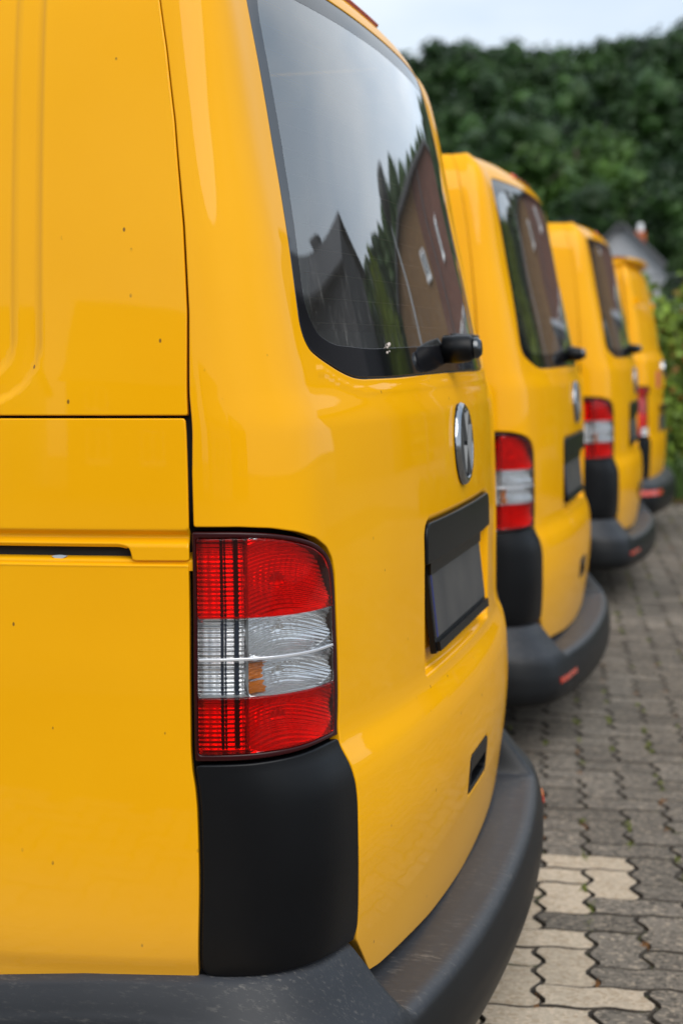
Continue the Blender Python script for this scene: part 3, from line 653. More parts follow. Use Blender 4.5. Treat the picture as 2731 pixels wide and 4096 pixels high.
# ------------------------------------------------------------------ the fourth van: another make, no rear windows
TABV = [(.40, .40, .02, .01), (.50, .50, .008, .0), (.60, .60, 0, -.012), (.74, .74, 0, -.016), (.785, .785, 0, -.012), (.81, .81, 0, .004), (.90, .90, 0, .004), (1.06, 1.06, .003, .010), (1.09, 1.09, .004, -.006), (1.29, 1.29, .012, .008), (1.32, 1.32, .014, .030), (1.5, 1.5, .034, .062), (1.7, 1.7, .062, .105), (1.82, 1.82, .082, .135), (1.88, 1.875, .105, .16), (1.92, 1.900, .125, .18), (1.96, 1.918, .145, .205), (2.0, 1.925, .165, .22)]
V4 = Body(plan_curve(10., .10, 82), TABV)
def make_v4():
    B = V4; van = empty('delivery_van', (0, B.YC, 0)); tag(van, 'farthest yellow van, without a rear window, beside the vines and fence', 'van', 'yellow delivery vans parked side by side')
    kw = dict(step=.035, estep=.014, rnd_=.003)
    for mir in (False, True):
        door = [(.002, .44), (.60, .46), (.715, .52), (.73, .62), (.728, .78), (.722, .90), (.715, 1.06), (.735, 1.115), (.93, 1.118), (.935, 1.5), (.945, 1.8), (.95, 1.93), (.002, 1.93)]
        d = panel('rear_door', B, inset_ccw(fillet(door, .012, 4), .003), PAINT, van, mirror=mir, **kw)
        for v in (1.66,):
            sg = -1 if mir else 1; c = B.S(sg*.80, v)-B.n0(np.array(sg*.80), np.array(v))*-.006
            MB().obox(c, (0.022, 0, 0), (0, .02, 0), (0, 0, .022)).build('door_hinge', PAINT, d)
        side = [(.941, 1.123), (.941, 1.5), (.951, 1.8), (.956, 1.93), (4.3, 1.93), (4.3, .5), (3.95, .5), (3.9, .72), (3.3, .72), (3.25, .5), (1.75, .5), (1.7, .72), (1.15, .72), (1.1, .53), (.925, .53), (.925, 1.123)]
        panel('side_panel', B, inset_ccw(fillet(side, .01, 3), .003), PAINT, van, mirror=mir, step=.06, estep=.02, rnd_=.003, depth=lambda s, v: .006*sstep(-sd_rrect(s, v, 2.4, 1.5, 1.2, .30, .06), 0, .02))
        lampo = fillet([(.921, .79), (.921, 1.115), (.745, 1.110), (.724, 1.06), (.731, .90), (.737, .79)], [.006, .006, .03, .02, .01, .006], 4)
        tl = panel('taillight', B, inset_ccw(lampo, .003), HOUSING, van, mirror=mir, step=.03, rnd_=.003, base=.004, flange=.02)
        for nm, q, mt in (('upper_red_lens', [(.913, .950), (.913, 1.107), (.75, 1.102), (.732, 1.06), (.736, .950)], RED_SOLID), ('lower_red_lens', [(.913, .855), (.913, .946), (.737, .946), (.739, .855)], RED_SOLID2), ('clear_lens', [(.85, .80), (.85, .851), (.740, .851), (.742, .80)], WHITE_LENS), ('inner_red_lens', [(.913, .80), (.913, .851), (.854, .851), (.854, .80)], RED_SOLID2)):
            panel(nm, B, inset_ccw(fillet(q, .006, 3), .001), mt, tl, mirror=mir, step=.02, estep=.01, rnd_=.002, base=-.002, flange=.006)
        tr = fillet([(.921, .53), (.921, .784), (.738, .784), (.735, .62), (.722, .53)], .01, 3)
        panel('corner_trim', B, inset_ccw(tr, .003), TRIM, van, mirror=mir, step=.03, estep=.012, rnd_=.004, base=-.001)
        for wx in (-1.05, -3.6):
            wy = (-1 if not mir else 1)*(B.YC-.155); wl = empty('wheel', (wx, wy, 0)); wl.parent = van; a = Vector((0, 1 if mir else -1, 0))
            MB().lathe((0, 0, .325), a, [(-.10, .20), (-.10, .29), (-.085, .32), (.085, .325), (.10, .29), (.10, .21)], 28).build('tyre', TYRE, wl, True)
            MB().lathe((0, 0, .325), a, [(.095, .205), (.05, .19), (.04, .12), (.07, .07), (.075, 0)], 28).build('rim', STEEL, wl, True)
    P3, Fc = grid_patch(B, -4.3, 4.3, 240, .45, 1.88, 40, lambda s, v: .02+.02*(abs(s) > .7)*(abs(s) < .95)*(v > .75)*(v < 1.14)); obj('inner_shell', P3, Fc, DARK, van)
    P3, Fc = roof_skin(B, 1.915, 4.3, -.8, .036)
    obj('roof', P3, Fc, PAINT, van)
    # roof spoiler
    mb = MB(); pts = []; 
    for s in np.linspace(-.80, .80, 30):
        x, y, an = (float(q) for q in B.base(s)); sgn = 1 if s >= 0 else -1; k = 1-.35*(abs(s)/.8)**4
        for o_, z in ((-.36, 1.925), (-.28, 1.945), (-.20, 1.95), (-.13-.04*(1-k), 1.945), (-.125-.04*(1-k), 1.925), (-.17, 1.905), (-.22, 1.885)):
            pts.append((x+o_, sgn*(y-B.YC), z-G0))
    mb.V = pts; mb.F = [(i*7+j, i*7+j+1, (i+1)*7+j+1, (i+1)*7+j) for i in range(29) for j in range(6)]+[tuple(range(7)), tuple(range(29*7, 30*7))[::-1]]
    mb.build('roof_spoiler', PAINT, van, True)
    MB().box(-.136, -.130, -.16, .16, 1.905-G0, 1.925-G0).build('high_brake_light', REFLEX, van)
    MB().box(-4.4, -.2, -.78, .78, .28, .44).build('underbody', DARK, van)
    fr_ = [(-3.9, .36), (-4.6, .36), (-4.7, .6), (-4.64, .92), (-4.4, 1.04), (-3.6, 1.72), (-3.45, 1.83), (-3.4, .5)]; m = 8; w_ = [.84, .78, .78, .82, .86, .78, .72, .88]; mb = MB()
    mb.add([(a, -w, z) for (a, z), w in zip(fr_, w_)]+[(a, w, z) for (a, z), w in zip(fr_, w_)], [tuple(range(m)), tuple(range(2*m-1, m-1, -1))]+[(i, i+m, (i+1) % m+m, (i+1) % m) for i in range(m)]); mb.build('front_end', PAINT, van)
    # bumper with a rounded shelf and a long side reflector
    pr = [(-.03, .52), (0, .518), (.02, .512), (.05, .498), (.075, .478), (.094, .45), (.102, .42), (.104, .39), (.100, .35), (.088, .315), (.068, .295), (.02, .285), (-.05, .285)]
    t_ = np.arange(len(pr)); q = np.linspace(0, len(pr)-1, 40); pr = np.array(pr); pr = np.stack([pchip(t_, pr[:, 0])(q), pchip(t_, pr[:, 1])(q)], 1)
    V = []; ss = np.concatenate([np.linspace(-1.35, -.7, 40), np.linspace(-.69, .69, 40), np.linspace(.7, 1.35, 40)])
    for s in ss:
        x, y, an = (float(g) for g in B.base(s)); sgn = 1 if s >= 0 else -1; k = float(np.interp(abs(s), [0, .75, 1.0, 1.35], [.9, .85, .6, .5]))
        for o_, z in pr: V.append((x+o_*k*math.cos(an), sgn*((y-B.YC)-o_*k*math.sin(an)), z-G0))
    m = len(pr); bp = obj('rear_bumper', V, [(i*m+j, (i+1)*m+j, (i+1)*m+j+1, i*m+j+1) for i in range(len(ss)-1) for j in range(m-1)], BUMPER, van)
    for sgn in (1, -1):
        mb = MB(); pts = []
        for s in np.linspace(.71, .98, 20):
            x, y, an = (float(g) for g in B.base(s)); k = float(np.interp(abs(s), [0, .75, 1.0, 1.35], [.9, .85, .6, .5]))
            for z, o_ in ((.452, .088), (.452, .100), (.420, .109), (.420, .095)): pts.append((x+o_*k*math.cos(an), sgn*((y-B.YC)-o_*k*math.sin(an)), z-G0))
        mb.V = pts; mb.F = [(i*4+k, i*4+k+1, i*4+5+k, i*4+4+k) for i in range(19) for k in range(3)]+[(0, 1, 2, 3), (76, 77, 78, 79)]; mb.build('bumper_reflector', REFLEX, bp)
    mb = MB(); c = B.S(.06, 1.22); mb.lathe(Vector(c), (1, 0, .06), [(-.01, .055), (.012, .055), (.016, .047), (.012, .02), (.012, 0)], 24); mb.build('emblem', CHROME, van, True)
    MB().box(-.004, .026, -.26, .26, .86, .90).build('door_handle', CHROME_D, van)
    MB().box(-.012, .004, -.26, .26, .72, .83).build('number_plate', PLATE, van)
    st = panel('door_sticker', B, fillet([(.33, 1.10), (.52, 1.10), (.52, 1.21), (.33, 1.21)], .01, 3), STICKER, van, step=.03, rnd_=.0006, base=-.0015, flange=.001)
    return van
def redsolid(name, c):
    m, nt = new_mat(name); w = N(nt, 'ShaderNodeTexWave'); 
    n = noise(nt, 30, 3); col = ramp(nt, n, (.35, tuple(x*.45 for x in c)), (.62, c)); pbsdf(nt, col, .15, coat=1); return m
RED_SOLID = redsolid('red_lens_moulding', (.50, .008, .004)); RED_SOLID2 = redsolid('red_lens_moulding_bright', (.72, .012, .006))
WHITE_LENS = simple('white_lens', (.75, .76, .78), .15, coat=1); STICKER = simple('pink_red_sticker', (.62, .12, .07), .5)
van4 = make_v4(); van4.location = (-.125, 8.95+V4.YC, 0)

# ------------------------------------------------------------------ ground: paving
PAV_ROT = math.radians(-6.6)
A_ = .1125
cpv, spv = math.cos(PAV_ROT), math.sin(PAV_ROT)
PO = Vector((.02, .0))                                  # origin of the stone grid
def to_world(u, w): return PO.x+u*cpv+w*spv, PO.y-u*spv+w*cpv
def to_grid(x, y): x -= PO.x; y -= PO.y; return x*cpv-y*spv, x*spv+y*cpv
def make_ground_mat():
    m, nt = new_mat('ground_gravel'); c = ramp(nt, noise(nt, 1.2, 8, .6), (.3, (.085, .075, .06)), (.7, (.14, .125, .10)))
    pbsdf(nt, c, .9, bump=(noise(nt, 20, 5), .4, .02)); return m
def joint_mat():
    m, nt = new_mat('joint_sand'); c = ramp(nt, noise(nt, 3.5, 6, .7), (.42, (.036, .029, .022)), (.52, (.062, .050, .038)), (.60, (.05, .06, .015)), (.68, (.10, .055, .025)))
    pbsdf(nt, c, .95, bump=(noise(nt, 160, 3), .6, .003)); return m
def stone_mat(name, lo, hi, speck, dark):
    m, nt = new_mat(name)
    oi = N(nt, 'ShaderNodeObjectInfo'); at = N(nt, 'ShaderNodeAttribute'); at.attribute_name = 'stone_tone'
    ad = N(nt, 'ShaderNodeMath', operation='ADD'); nt.links.new(at.outputs['Fac'], ad.inputs[0]); nt.links.new(oi.outputs['Random'], ad.inputs[1])
    fr = N(nt, 'ShaderNodeMath', operation='FRACT'); nt.links.new(ad.outputs[0], fr.inputs[0])
    g = N(nt, 'ShaderNodeNewGeometry')
    def wn(sc, d, r):
        n = N(nt, 'ShaderNodeTexNoise'); n.inputs['Scale'].default_value = sc; n.inputs['Detail'].default_value = d; n.inputs['Roughness'].default_value = r; nt.links.new(g.outputs['Position'], n.inputs['Vector']); return n.outputs['Fac']
    a = ramp(nt, fr.outputs[0], (0, lo), (1, hi)); big = ramp(nt, wn(.8, 5, .6), (.3, (.72,)*3), (.7, (1.18,)*3)); a = mix(nt, 1, a, big, 'MULTIPLY')
    vo = N(nt, 'ShaderNodeTexVoronoi'); vo.inputs['Scale'].default_value = 115; nt.links.new(g.outputs['Position'], vo.inputs['Vector'])
    sx = N(nt, 'ShaderNodeSeparateColor'); nt.links.new(vo.outputs['Color'], sx.inputs[0])
    s = ramp(nt, sx.outputs[0], (.0, dark), (.35, (.85,)*3), (.8, (1.0,)*3), (1.0, speck)); s.node.color_ramp.interpolation = 'CONSTANT' if False else 'LINEAR'
    a = mix(nt, .85, a, s, 'MULTIPLY')
    f2 = ramp(nt, wn(400, 3, .7), (.35, (.75,)*3), (.7, (1.2,)*3)); a = mix(nt, .6, a, f2, 'MULTIPLY')
    pbsdf(nt, a, .88, bump=(wn(230, 4, .7), .5, .004), spec=.3); return m
GROUND = make_ground_mat(); JOINT = joint_mat()
STONE_D = stone_mat('dark_paving_stone', (.135, .116, .094), (.215, .186, .152), (2.1, 2.0, 1.85), (.28, .28, .28))
STONE_L = stone_mat('pale_paving_stone', (.47, .385, .285), (.57, .47, .355), (1.15, 1.12, 1.1), (.72, .66, .58))
gz_ = -.030
ground = obj('ground', [(-400, -300, gz_), (400, -300, gz_), (400, 900, gz_), (-400, 900, gz_)], [(0, 1, 2, 3)], GROUND); tag(ground, kind='structure')
pv = obj('paving', [(*to_world(-9, -4), -.008), (*to_world(9, -4), -.008), (*to_world(9, 13.3), -.008), (*to_world(-9, 11.2), -.008)], [(0, 1, 2, 3)], JOINT); tag(pv, kind='structure')
def unit_edge():                       # shared zigzag of every unit edge, so that neighbours interlock
    return [(0, 0), (.17, .085), (.33, .085), (.5, 0), (.67, -.085), (.83, -.085)]
def stone_outline(horizontal, jit):
    w, h = (2, 1) if horizontal else (1, 2); P = []
    def run(x, y, dx, dy, n):
        for k in range(n):
            for t, o in (unit_edge() if True else []):
                if dx+dy > 0: tt, oo = t, o
                else: tt, oo = t, -(-o) 
                # a displaced point of the lattice edge, direction independent
                if dx > 0: P.append((x+k+t, y+o*.45))
                elif dx < 0: P.append((x-k-t, y-o*.45))
                elif dy > 0: P.append((x+o, y+k+t))
                else: P.append((x-o, y-k-t))
    run(0, 0, 1, 0, w); run(w, 0, 0, 1, h); run(w, h, -1, 0, w); run(0, h, 0, -1, h)
    return np.array(P)*A_
def stone_geo(horizontal, seed):
    r = random.Random(seed); P = stone_outline(horizontal, 0); c = P.mean(0); n = len(P)
    p0 = inset(P, .0036); p0 += np.array([[r.uniform(-.0012, .0012), r.uniform(-.0012, .0012)] for _ in range(n)]); p1 = inset(p0, .0026)
    tilt = (r.uniform(-.012, .012), r.uniform(-.012, .012)); h = r.uniform(-.0015, .0015)
    def z(p, b): return b+h+tilt[0]*(p[0]-c[0])+tilt[1]*(p[1]-c[1])
    V = [(a[0], a[1], -.03) for a in p0]+[(a[0], a[1], z(a, -.0045)) for a in p0]+[(a[0], a[1], z(a, 0)) for a in p1]
    F_ = [(i, (i+1) % n, n+(i+1) % n, n+i) for i in range(n)]+[(n+i, n+(i+1) % n, 2*n+(i+1) % n, 2*n+i) for i in range(n)]+[tuple(range(2*n, 3*n))]
    return V, F_
VAR = {(h, k): stone_geo(h, 11*k+h) for h in (True, False) for k in range(6)}
SM = {}
for (h, k), (V, F_) in VAR.items():
    for tone, mt in (('dark', STONE_D), ('pale', STONE_L)):
        me = mesh('paving_stone', V, F_, smooth=False); me.materials.append(mt); me.materials.append(JOINT); me.polygons.foreach_set('material_index', [1]*(len(F_)-1)+[0]); SM[(h, k, tone)] = me
fwd, rgt, upv = np.array(f), np.array(rt), np.array(up); camn = np.array(CAM)
def pix(p):
    q = np.array(p)-camn; d = q@fwd; return 1365.5+F_PX*(q@rgt)/d, 2048-F_PX*(q@upv)/d, d
cells = []
for i in range(-46, 60):
    for j in range(-22, 128):
        k = (i-j) % 4
        if k in (0, 3):
            h = k == 0; cu, cw = ((i+1)*A_, (j+.5)*A_) if h else ((i+.5)*A_, (j+1)*A_); x, y = to_world(cu, cw)
            if y > 12.15+.05*math.sin(x*9): continue
            px_, py_, d = pix((x, y, 0)); cells.append((i, j, h, x, y, px_, py_, d))
def is_pale(x, y):
    # marking of pale stones at the end of the first bay
    return y < 2.12 and -2.4 < x < .20+.04*math.sin(y*29)+(.05 if y < 1.4 else 0)
def visible(px_, py_, d):
    if d < 2 or not (-20 < px_ < 2760 and py_ < 4160): return False
    edge = np.interp(py_, [2050, 2300, 2480, 2700, 2800, 2950, 3130, 3292, 3591, 3834, 4096], [2600, 2600, 2420, 2330, 2010, 2010, 2110, 2160, 2120, 2018, 1860]); return px_ > edge-40
cells.sort(key=lambda c: (0 if visible(*c[5:8]) else 1, c[7]))
rest = {'dark': MB(), 'pale': MB()}; tones = {'dark': [], 'pale': []}
for n, (i, j, h, x, y, px_, py_, d) in enumerate(cells):
    tone = 'pale' if is_pale(x, y) else 'dark'; k = rnd.randrange(6); u, w = i*A_, j*A_
    if n < 300:
        o = bpy.data.objects.new('paving_stone', SM[(h, k, tone)]); COL.objects.link(o); X, Y = to_world(u, w); o.location = (X, Y, 0); o.rotation_euler = (0, 0, -PAV_ROT); o.parent = pv
    elif x > -5.2 and (x > -2.5 or y > -1):
        V, F_ = VAR[(h, k)]; rest[tone].add([(*to_world(u+a, w+b), c) for a, b, c in V], F_); tones[tone] += [rnd.random()]*len(V)
for tone, mt in (('dark', STONE_D), ('pale', STONE_L)):
    if rest[tone].V:
        me = mesh('paving_stones', rest[tone].V, rest[tone].F, smooth=False); at = me.attributes.new('stone_tone', 'FLOAT', 'POINT'); at.data.foreach_set('value', tones[tone])
        me.materials.append(mt); me.materials.append(JOINT); zz = np.empty(len(me.polygons)*3); me.polygons.foreach_get('normal', zz); me.polygons.foreach_set('material_index', (abs(zz[2::3]) < .93).astype(int)); o = link('paving_stones', me, None, pv); tag(o, kind='stuff')
# moss and small weeds in the joints
MOSS = simple('moss_green', (.16, .19, .03), .9, var=.4, vscale=12); DRYM = simple('dry_moss', (.26, .12, .04), .9, var=.3, vscale=12)
def tufts(name, mat, n, seed, hgt):
    r = random.Random(seed); mb = MB(); spots = []
    for _ in range(n):
        i = r.randrange(-6, 34); j = r.randrange(-4, 110); spots.append((i*A_+r.uniform(-.01, .01), j*A_+r.uniform(-.02, .10)))
    for (u, w) in spots:
        m = r.randrange(25, 90); L = r.uniform(.01, .045)
        for _ in range(m):
            du, dw = r.gauss(0, .004), r.gauss(0, L*.5); x, y = to_world(u+du, w+dw); a = r.uniform(0, 6.28); hh = r.uniform(.3, 1)*hgt; b = .0022
            mb.add([(x-b*math.cos(a), y-b*math.sin(a), -.008), (x+b*math.cos(a), y+b*math.sin(a), -.008), (x+r.gauss(0, .003), y+r.gauss(0, .003), -.004+hh)], [(0, 1, 2)])
    return mb.build(name, mat)
tag(tufts('moss', MOSS, 900, 3, .014), 'green moss and tiny weeds growing in the joints of the paving', 'moss', kind='stuff')
tag(tufts('dry_moss', DRYM, 600, 5, .010), 'brown dried moss in the joints of the paving', 'moss', kind='stuff')

# ------------------------------------------------------------------ vegetation
def leaf_mat(name, lo, hi, warm=None, scale=.6, trans=.25):
    m, nt = new_mat(name); g = N(nt, 'ShaderNodeNewGeometry')
    n = N(nt, 'ShaderNodeTexNoise'); n.inputs['Scale'].default_value = scale; n.inputs['Detail'].default_value = 6; nt.links.new(g.outputs['Position'], n.inputs['Vector'])
    c = ramp(nt, n.outputs['Fac'], (.3, lo), (.68, hi))
    ri = g.outputs['Random Per Island']; c = mix(nt, 1, c, ramp(nt, ri, (0, (.55,)*3), (1, (1.5,)*3)), 'MULTIPLY')
    if warm: c = mix(nt, ramp(nt, ri, (.92, (0, 0, 0)), (.94, (1, 1, 1))), c, warm)
    p = pbsdf(nt, c, .55, spec=.3)
    return m
FOREST = leaf_mat('forest_foliage', (.005, .018, .005), (.034, .080, .013), scale=.17)
CONIFER = leaf_mat('conifer_foliage', (.012, .030, .010), (.035, .070, .014))
THUJA = leaf_mat('thuja_foliage', (.15, .22, .015), (.28, .34, .03))
BUSH = leaf_mat('bush_foliage', (.022, .055, .010), (.060, .115, .018))
VINE = leaf_mat('vine_foliage', (.07, .14, .015), (.19, .27, .03), warm=(.30, .15, .03), scale=3)
HEDGE = leaf_mat('hedge_foliage', (.025, .055, .014), (.06, .11, .02), scale=3)
BARK = simple('bark', (.07, .055, .04), .9, bump=(12, .5, .02))
def leaves(mb, c, rad, n, size, r, flat=0, shell=.35):
    for _ in range(n):
        u = r.uniform(-1, 1); a = r.uniform(0, 2*math.pi); q = math.sqrt(1-u*u); k = 1-shell*r.random()**1.5
        p = Vector((c[0]+rad[0]*k*q*math.cos(a), c[1]+rad[1]*k*q*math.sin(a), c[2]+rad[2]*k*u))
        d = Vector((r.gauss(0, 1), r.gauss(0, 1), r.gauss(0, 1))).normalized(); e = d.orthogonal().normalized(); s_ = size*r.uniform(.6, 1.4); g = d.cross(e)
        mb.add([p-e*s_, p+g*s_*.5, p+e*s_, p-g*s_*.5], [(0, 1, 2, 3)])
ICO = []
def ico_blob(mb, c, rad, r, amp=.18):
    if not ICO:
        import bmesh
        bm = bmesh.new(); bmesh.ops.create_icosphere(bm, subdivisions=2, radius=1); ICO.append([v.co.copy() for v in bm.verts]); ICO.append([tuple(v.index for v in f_.verts) for f_ in bm.faces]); bm.free()
    ph = [r.uniform(0, 6) for _ in range(3)]
    mb.add([(c[0]+v.x*rad[0]*(1+amp*math.sin(3*v.y+ph[0])), c[1]+v.y*rad[1]*(1+amp*math.sin(3*v.z+ph[1])), c[2]+v.z*rad[2]*(1+amp*math.sin(4*v.x+ph[2]))) for v in ICO[0]], ICO[1])
def hill_h(x, y):
    t = min(1, max(0, (y-52)/125)); t = t*t*(3-2*t); side = 1-min(1, max(0, (x+6)/22))**1.0*.85; roll = 1.6*math.sin(x*.11+.6)+1.0*math.sin(x*.23+y*.05)+.10*(x+16)*.9
    return (25.5*t+roll*t)*max(.12, side)
xs = np.linspace(-140, 60, 61); ys = np.linspace(50, 300, 60)
obj('hill', [(x, y, hill_h(x, y)-.1) for y in ys for x in xs], [(j*61+i, j*61+i+1, (j+1)*61+i+1, (j+1)*61+i) for j in range(59) for i in range(60)], FOREST)['kind'] = 'structure'
r = random.Random(21); mb = MB()
for yy in np.arange(68, 196, 3.8):
    for xx in np.arange(-58, 26, 3.8):
        x = xx+r.uniform(-2, 2); y = yy+r.uniform(-2, 2); h = hill_h(x, y); R_ = r.uniform(1.5, 3.0); H_ = R_*r.uniform(.9, 1.25); cz = h+3.2+r.uniform(-.5, 2.2)
        az = math.degrees(math.atan2(x-.5, y+2)); inview = -14 < az < -1
        for k in range(5 if inview else 2):
            c = (x+r.uniform(-.65, .65)*R_, y+r.uniform(-.65, .65)*R_, cz+r.uniform(-.5, .6)*H_); rr_ = (R_*r.uniform(.32, .55),)*2+(H_*r.uniform(.32, .55),)
            ico_blob(mb, c, tuple(q*.66 for q in rr_), r); leaves(mb, c, tuple(q*1.10 for q in rr_), (170 if y < 100 else 100) if inview else 25, (.16 if y < 100 else .22) if inview else .6, r, shell=.3)
fo = mb.build('forest', FOREST); tag(fo, 'dense dark green forest covering the hill behind the parked vans', 'forest', kind='stuff')
def tree(name, label, x, y, h, rad, mat, seed, group=None, low=.25, size=.16, n=2600, conic=False, cat='tree'):
    r = random.Random(seed); root = empty(name, (x, y, hill_h(x, y) if y > 52 else 0)); tag(root, label, cat, group)
    tr = MB(); tr.tube([(0, 0, 0), (.06, .03, h*.35), (-.04, .05, h*.85)], [h*.028, h*.02, h*.006], 8)
    for k in range(7):
        a = k*2.4; z0 = h*(.25+.07*k); tr.tube([(0, 0, z0), (math.cos(a)*rad*.35, math.sin(a)*rad*.35, z0+h*.09), (math.cos(a)*rad*.7, math.sin(a)*rad*.7, z0+h*.16)], [h*.011, h*.007, h*.003], 5)
    tr.build('trunk', BARK, root, True); mb = MB()
    if conic:
        m = n//14
        for k in range(14):
            t = k/13 if rad > 1.15 else k/14.2; z = h*(low+(1-low)*t); rr = rad*(1-t)**(.6 if rad > 1.15 else .16)*(1 if t > .05 else .85)+.10
            ico_blob(mb, (0, 0, z), (rr*.72, rr*.72, h*.07), r); 
            for q in range(m):
                a = r.uniform(0, 6.283); k2 = rr*(r.random()**.35)*(1+.22*math.sin(a*5+k*1.7)); p = Vector((math.cos(a)*k2, math.sin(a)*k2, z+r.uniform(-1, 1)*(.06 if rad > 1.15 else .035)*h)); d = Vector((math.cos(a)*.5, math.sin(a)*.5, 1)).normalized(); e = Vector((-math.sin(a), math.cos(a), 0)); s_ = size*r.uniform(.6, 1.5)
                mb.add([p-e*s_*.35, p-d*s_, p+e*s_*.35, p+d*s_*1.4], [(0, 1, 2, 3)])
    else:
        for k in range(16):
            a = r.uniform(0, 6.283); q = r.random()**.6*rad*.62; z = h*(low+.18)+r.random()*h*(1-low-.28); c = (math.cos(a)*q, math.sin(a)*q, z); rr = rad*r.uniform(.32, .52)
            ico_blob(mb, c, (rr*.8, rr*.8, rr*.7), r); leaves(mb, c, (rr*1.1, rr*1.1, rr), n//16, size, r, shell=.4)
    mb.build('crown', mat, root); return root
tree('bush_tree', 'bright green bushy tree at right edge, between the forest hill and the wire fence', -.55, 38, 4.1, 1.1, BUSH, 5, size=.11, n=5200, low=.0)
tree('bush_tree', 'darker rounded tree just right of the white house', -1.6, 47, 3.9, 1.0, HEDGE, 9, size=.12, n=4200, low=.0)
tree('bush_tree', 'low light green tree rising in front of the forest, above the third van', -9.6, 74, 9.0, 3.0, BUSH, 12, size=.22, n=4200, low=.1)
tree('bush_tree', 'round light green tree at the foot of the hill, above the second van', -8.0, 80, 8.6, 3.2, BUSH, 14, size=.22, n=4200, low=.1)

# ------------------------------------------------------------------ buildings
PLASTER_W = simple('white_plaster', (.46, .46, .48), .9, bump=(40, .2, .01)); PLASTER_D = simple('grey_plaster', (.10, .10, .105), .9, bump=(40, .2, .01))
TILE_G = simple('grey_roof_tile', (.085, .085, .09), .7, bump=(9, .5, .03)); WOOD_W = simple('white_woodwork', (.72, .73, .74), .5); PANE = simple('window_pane', (.03, .04, .05), .05, coat=1)
ORANGE = simple('orange_chimney_brick', (.55, .14, .045), .85, bump=(30, .4, .01))
def brick_mat(name, c1, c2, mortar):
    m, nt = new_mat(name); tc_ = N(nt, 'ShaderNodeTexCoord'); sp = N(nt, 'ShaderNodeSeparateXYZ'); nt.links.new(tc_.outputs['Object'], sp.inputs[0])
    ad = N(nt, 'ShaderNodeMath', operation='ADD'); nt.links.new(sp.outputs[0], ad.inputs[0]); nt.links.new(sp.outputs[1], ad.inputs[1]); cb = N(nt, 'ShaderNodeCombineXYZ'); nt.links.new(ad.outputs[0], cb.inputs[0]); nt.links.new(sp.outputs[2], cb.inputs[1])
    b = N(nt, 'ShaderNodeTexBrick'); b.inputs['Scale'].default_value = 1; b.inputs['Brick Width'].default_value = .25; b.inputs['Row Height'].default_value = .083; b.inputs['Mortar Size'].default_value = .008
    b.inputs['Color1'].default_value = (*c1, 1); b.inputs['Color2'].default_value = (*c2, 1); b.inputs['Mortar'].default_value = (*mortar, 1); nt.links.new(cb.outputs[0], b.inputs['Vector'])
    pbsdf(nt, b.outputs[0], .85, bump=(b.outputs['Fac'], -.3, .01)); return m
BRICK = brick_mat('red_brown_brick', (.085, .028, .018), (.13, .045, .028), (.10, .08, .065)); BRICK2 = brick_mat('tan_lit_brick', (.15, .075, .024), (.20, .105, .036), (.14, .11, .08))
def windows(root, face, spots, w, h, y):
    """windows on the wall facing -Y at distance y (local)"""
    for x, z in spots:
        fr = MB(); t = .06
        for (a, b, c, d) in ((-w, w, h-t, h), (-w, w, -h, -h+t), (-w, -w+t, -h+t, h-t), (w-t, w, -h+t, h-t), (-t/2, t/2, -h+t, h-t)): fr.box(x+a, x+b, y-.05, y+.02, z+c, z+d)
        fo_ = fr.build('window', WOOD_W, root); MB().box(x-w+t, x+w-t, y-.02, y+.0, z-h+t, z+h-t).build('pane', PANE, fo_); MB().box(x-w-.05, x+w+.05, y-.12, y+.01, z-h-.06, z-h).build('sill', WOOD_W, fo_)
def house(label, x, y, w, d, eave, ridge, wall, roofm, spots=(), along='x', chimney=None, rz=0, ww=.5, wh=.6, name='house'):
    """gable towards -Y when along == 'y', else the ridge runs along x"""
    root = empty(name, (x, y, 0), rz); tag(root, label, 'house'); hw, hd = w/2, d/2; mb = MB()
    if along == 'y':
        V = [(-hw, -hd, -.2), (hw, -hd, -.2), (hw, -hd, eave), (0, -hd, ridge), (-hw, -hd, eave)]; V += [(a, hd, c) for a, b, c in V]
        mb.add(V, [(0, 1, 2, 3, 4), (9, 8, 7, 6, 5), (0, 5, 6, 1), (1, 6, 7, 2), (4, 9, 5, 0)]); rf = MB()
        for sg in (-1, 1):
            dx, dz = hw+.3, (ridge-eave)*(hw+.3)/hw; n = Vector((sg*(ridge-eave), 0, hw)).normalized(); a = Vector((0, 0, ridge+.03)); b = Vector((sg*dx, 0, ridge+.03-dz)); m = (a+b)/2+n*.06; rf.obox(m, (b-a)/2, (0, hd+.3, 0), n*.06)
    else:
        V = [(-hw, -hd, -.2), (-hw, hd, -.2), (-hw, hd, eave), (-hw, 0, ridge), (-hw, -hd, eave)]; V += [(hw, b, c) for a, b, c in V]
        mb.add(V, [(4, 3, 2, 1, 0), (5, 6, 7, 8, 9), (0, 5, 9, 4), (1, 2, 7, 6), (0, 1, 6, 5)]); rf = MB()
        for sg in (-1, 1):
            dy, dz = hd+.35, (ridge-eave)*(hd+.35)/hd; n = Vector((0, sg*(ridge-eave), hd)).normalized(); a = Vector((0, 0, ridge+.03)); b = Vector((0, sg*dy, ridge+.03-dz)); m = (a+b)/2+n*.06; rf.obox(m, (hw+.3, 0, 0), (b-a)/2, n*.06)
    mb.build('wall', wall, root); ro = rf.build('roof', roofm, root)
    if chimney:
        for (cx, cy, z0, z1, s_, mt, pot) in chimney:
            MB().box(cx-s_, cx+s_, cy-s_, cy+s_, z0, z1).build('chimney', mt, ro)
            if pot: MB().lathe((cx, cy, z1), (0, 0, 1), [(0, s_*.6), (.28, s_*.55), (.29, s_*.2)], 12).build('chimney_pot', WOOD_W, ro, True)
    windows(root, 0, spots, ww, wh, -hd); return root
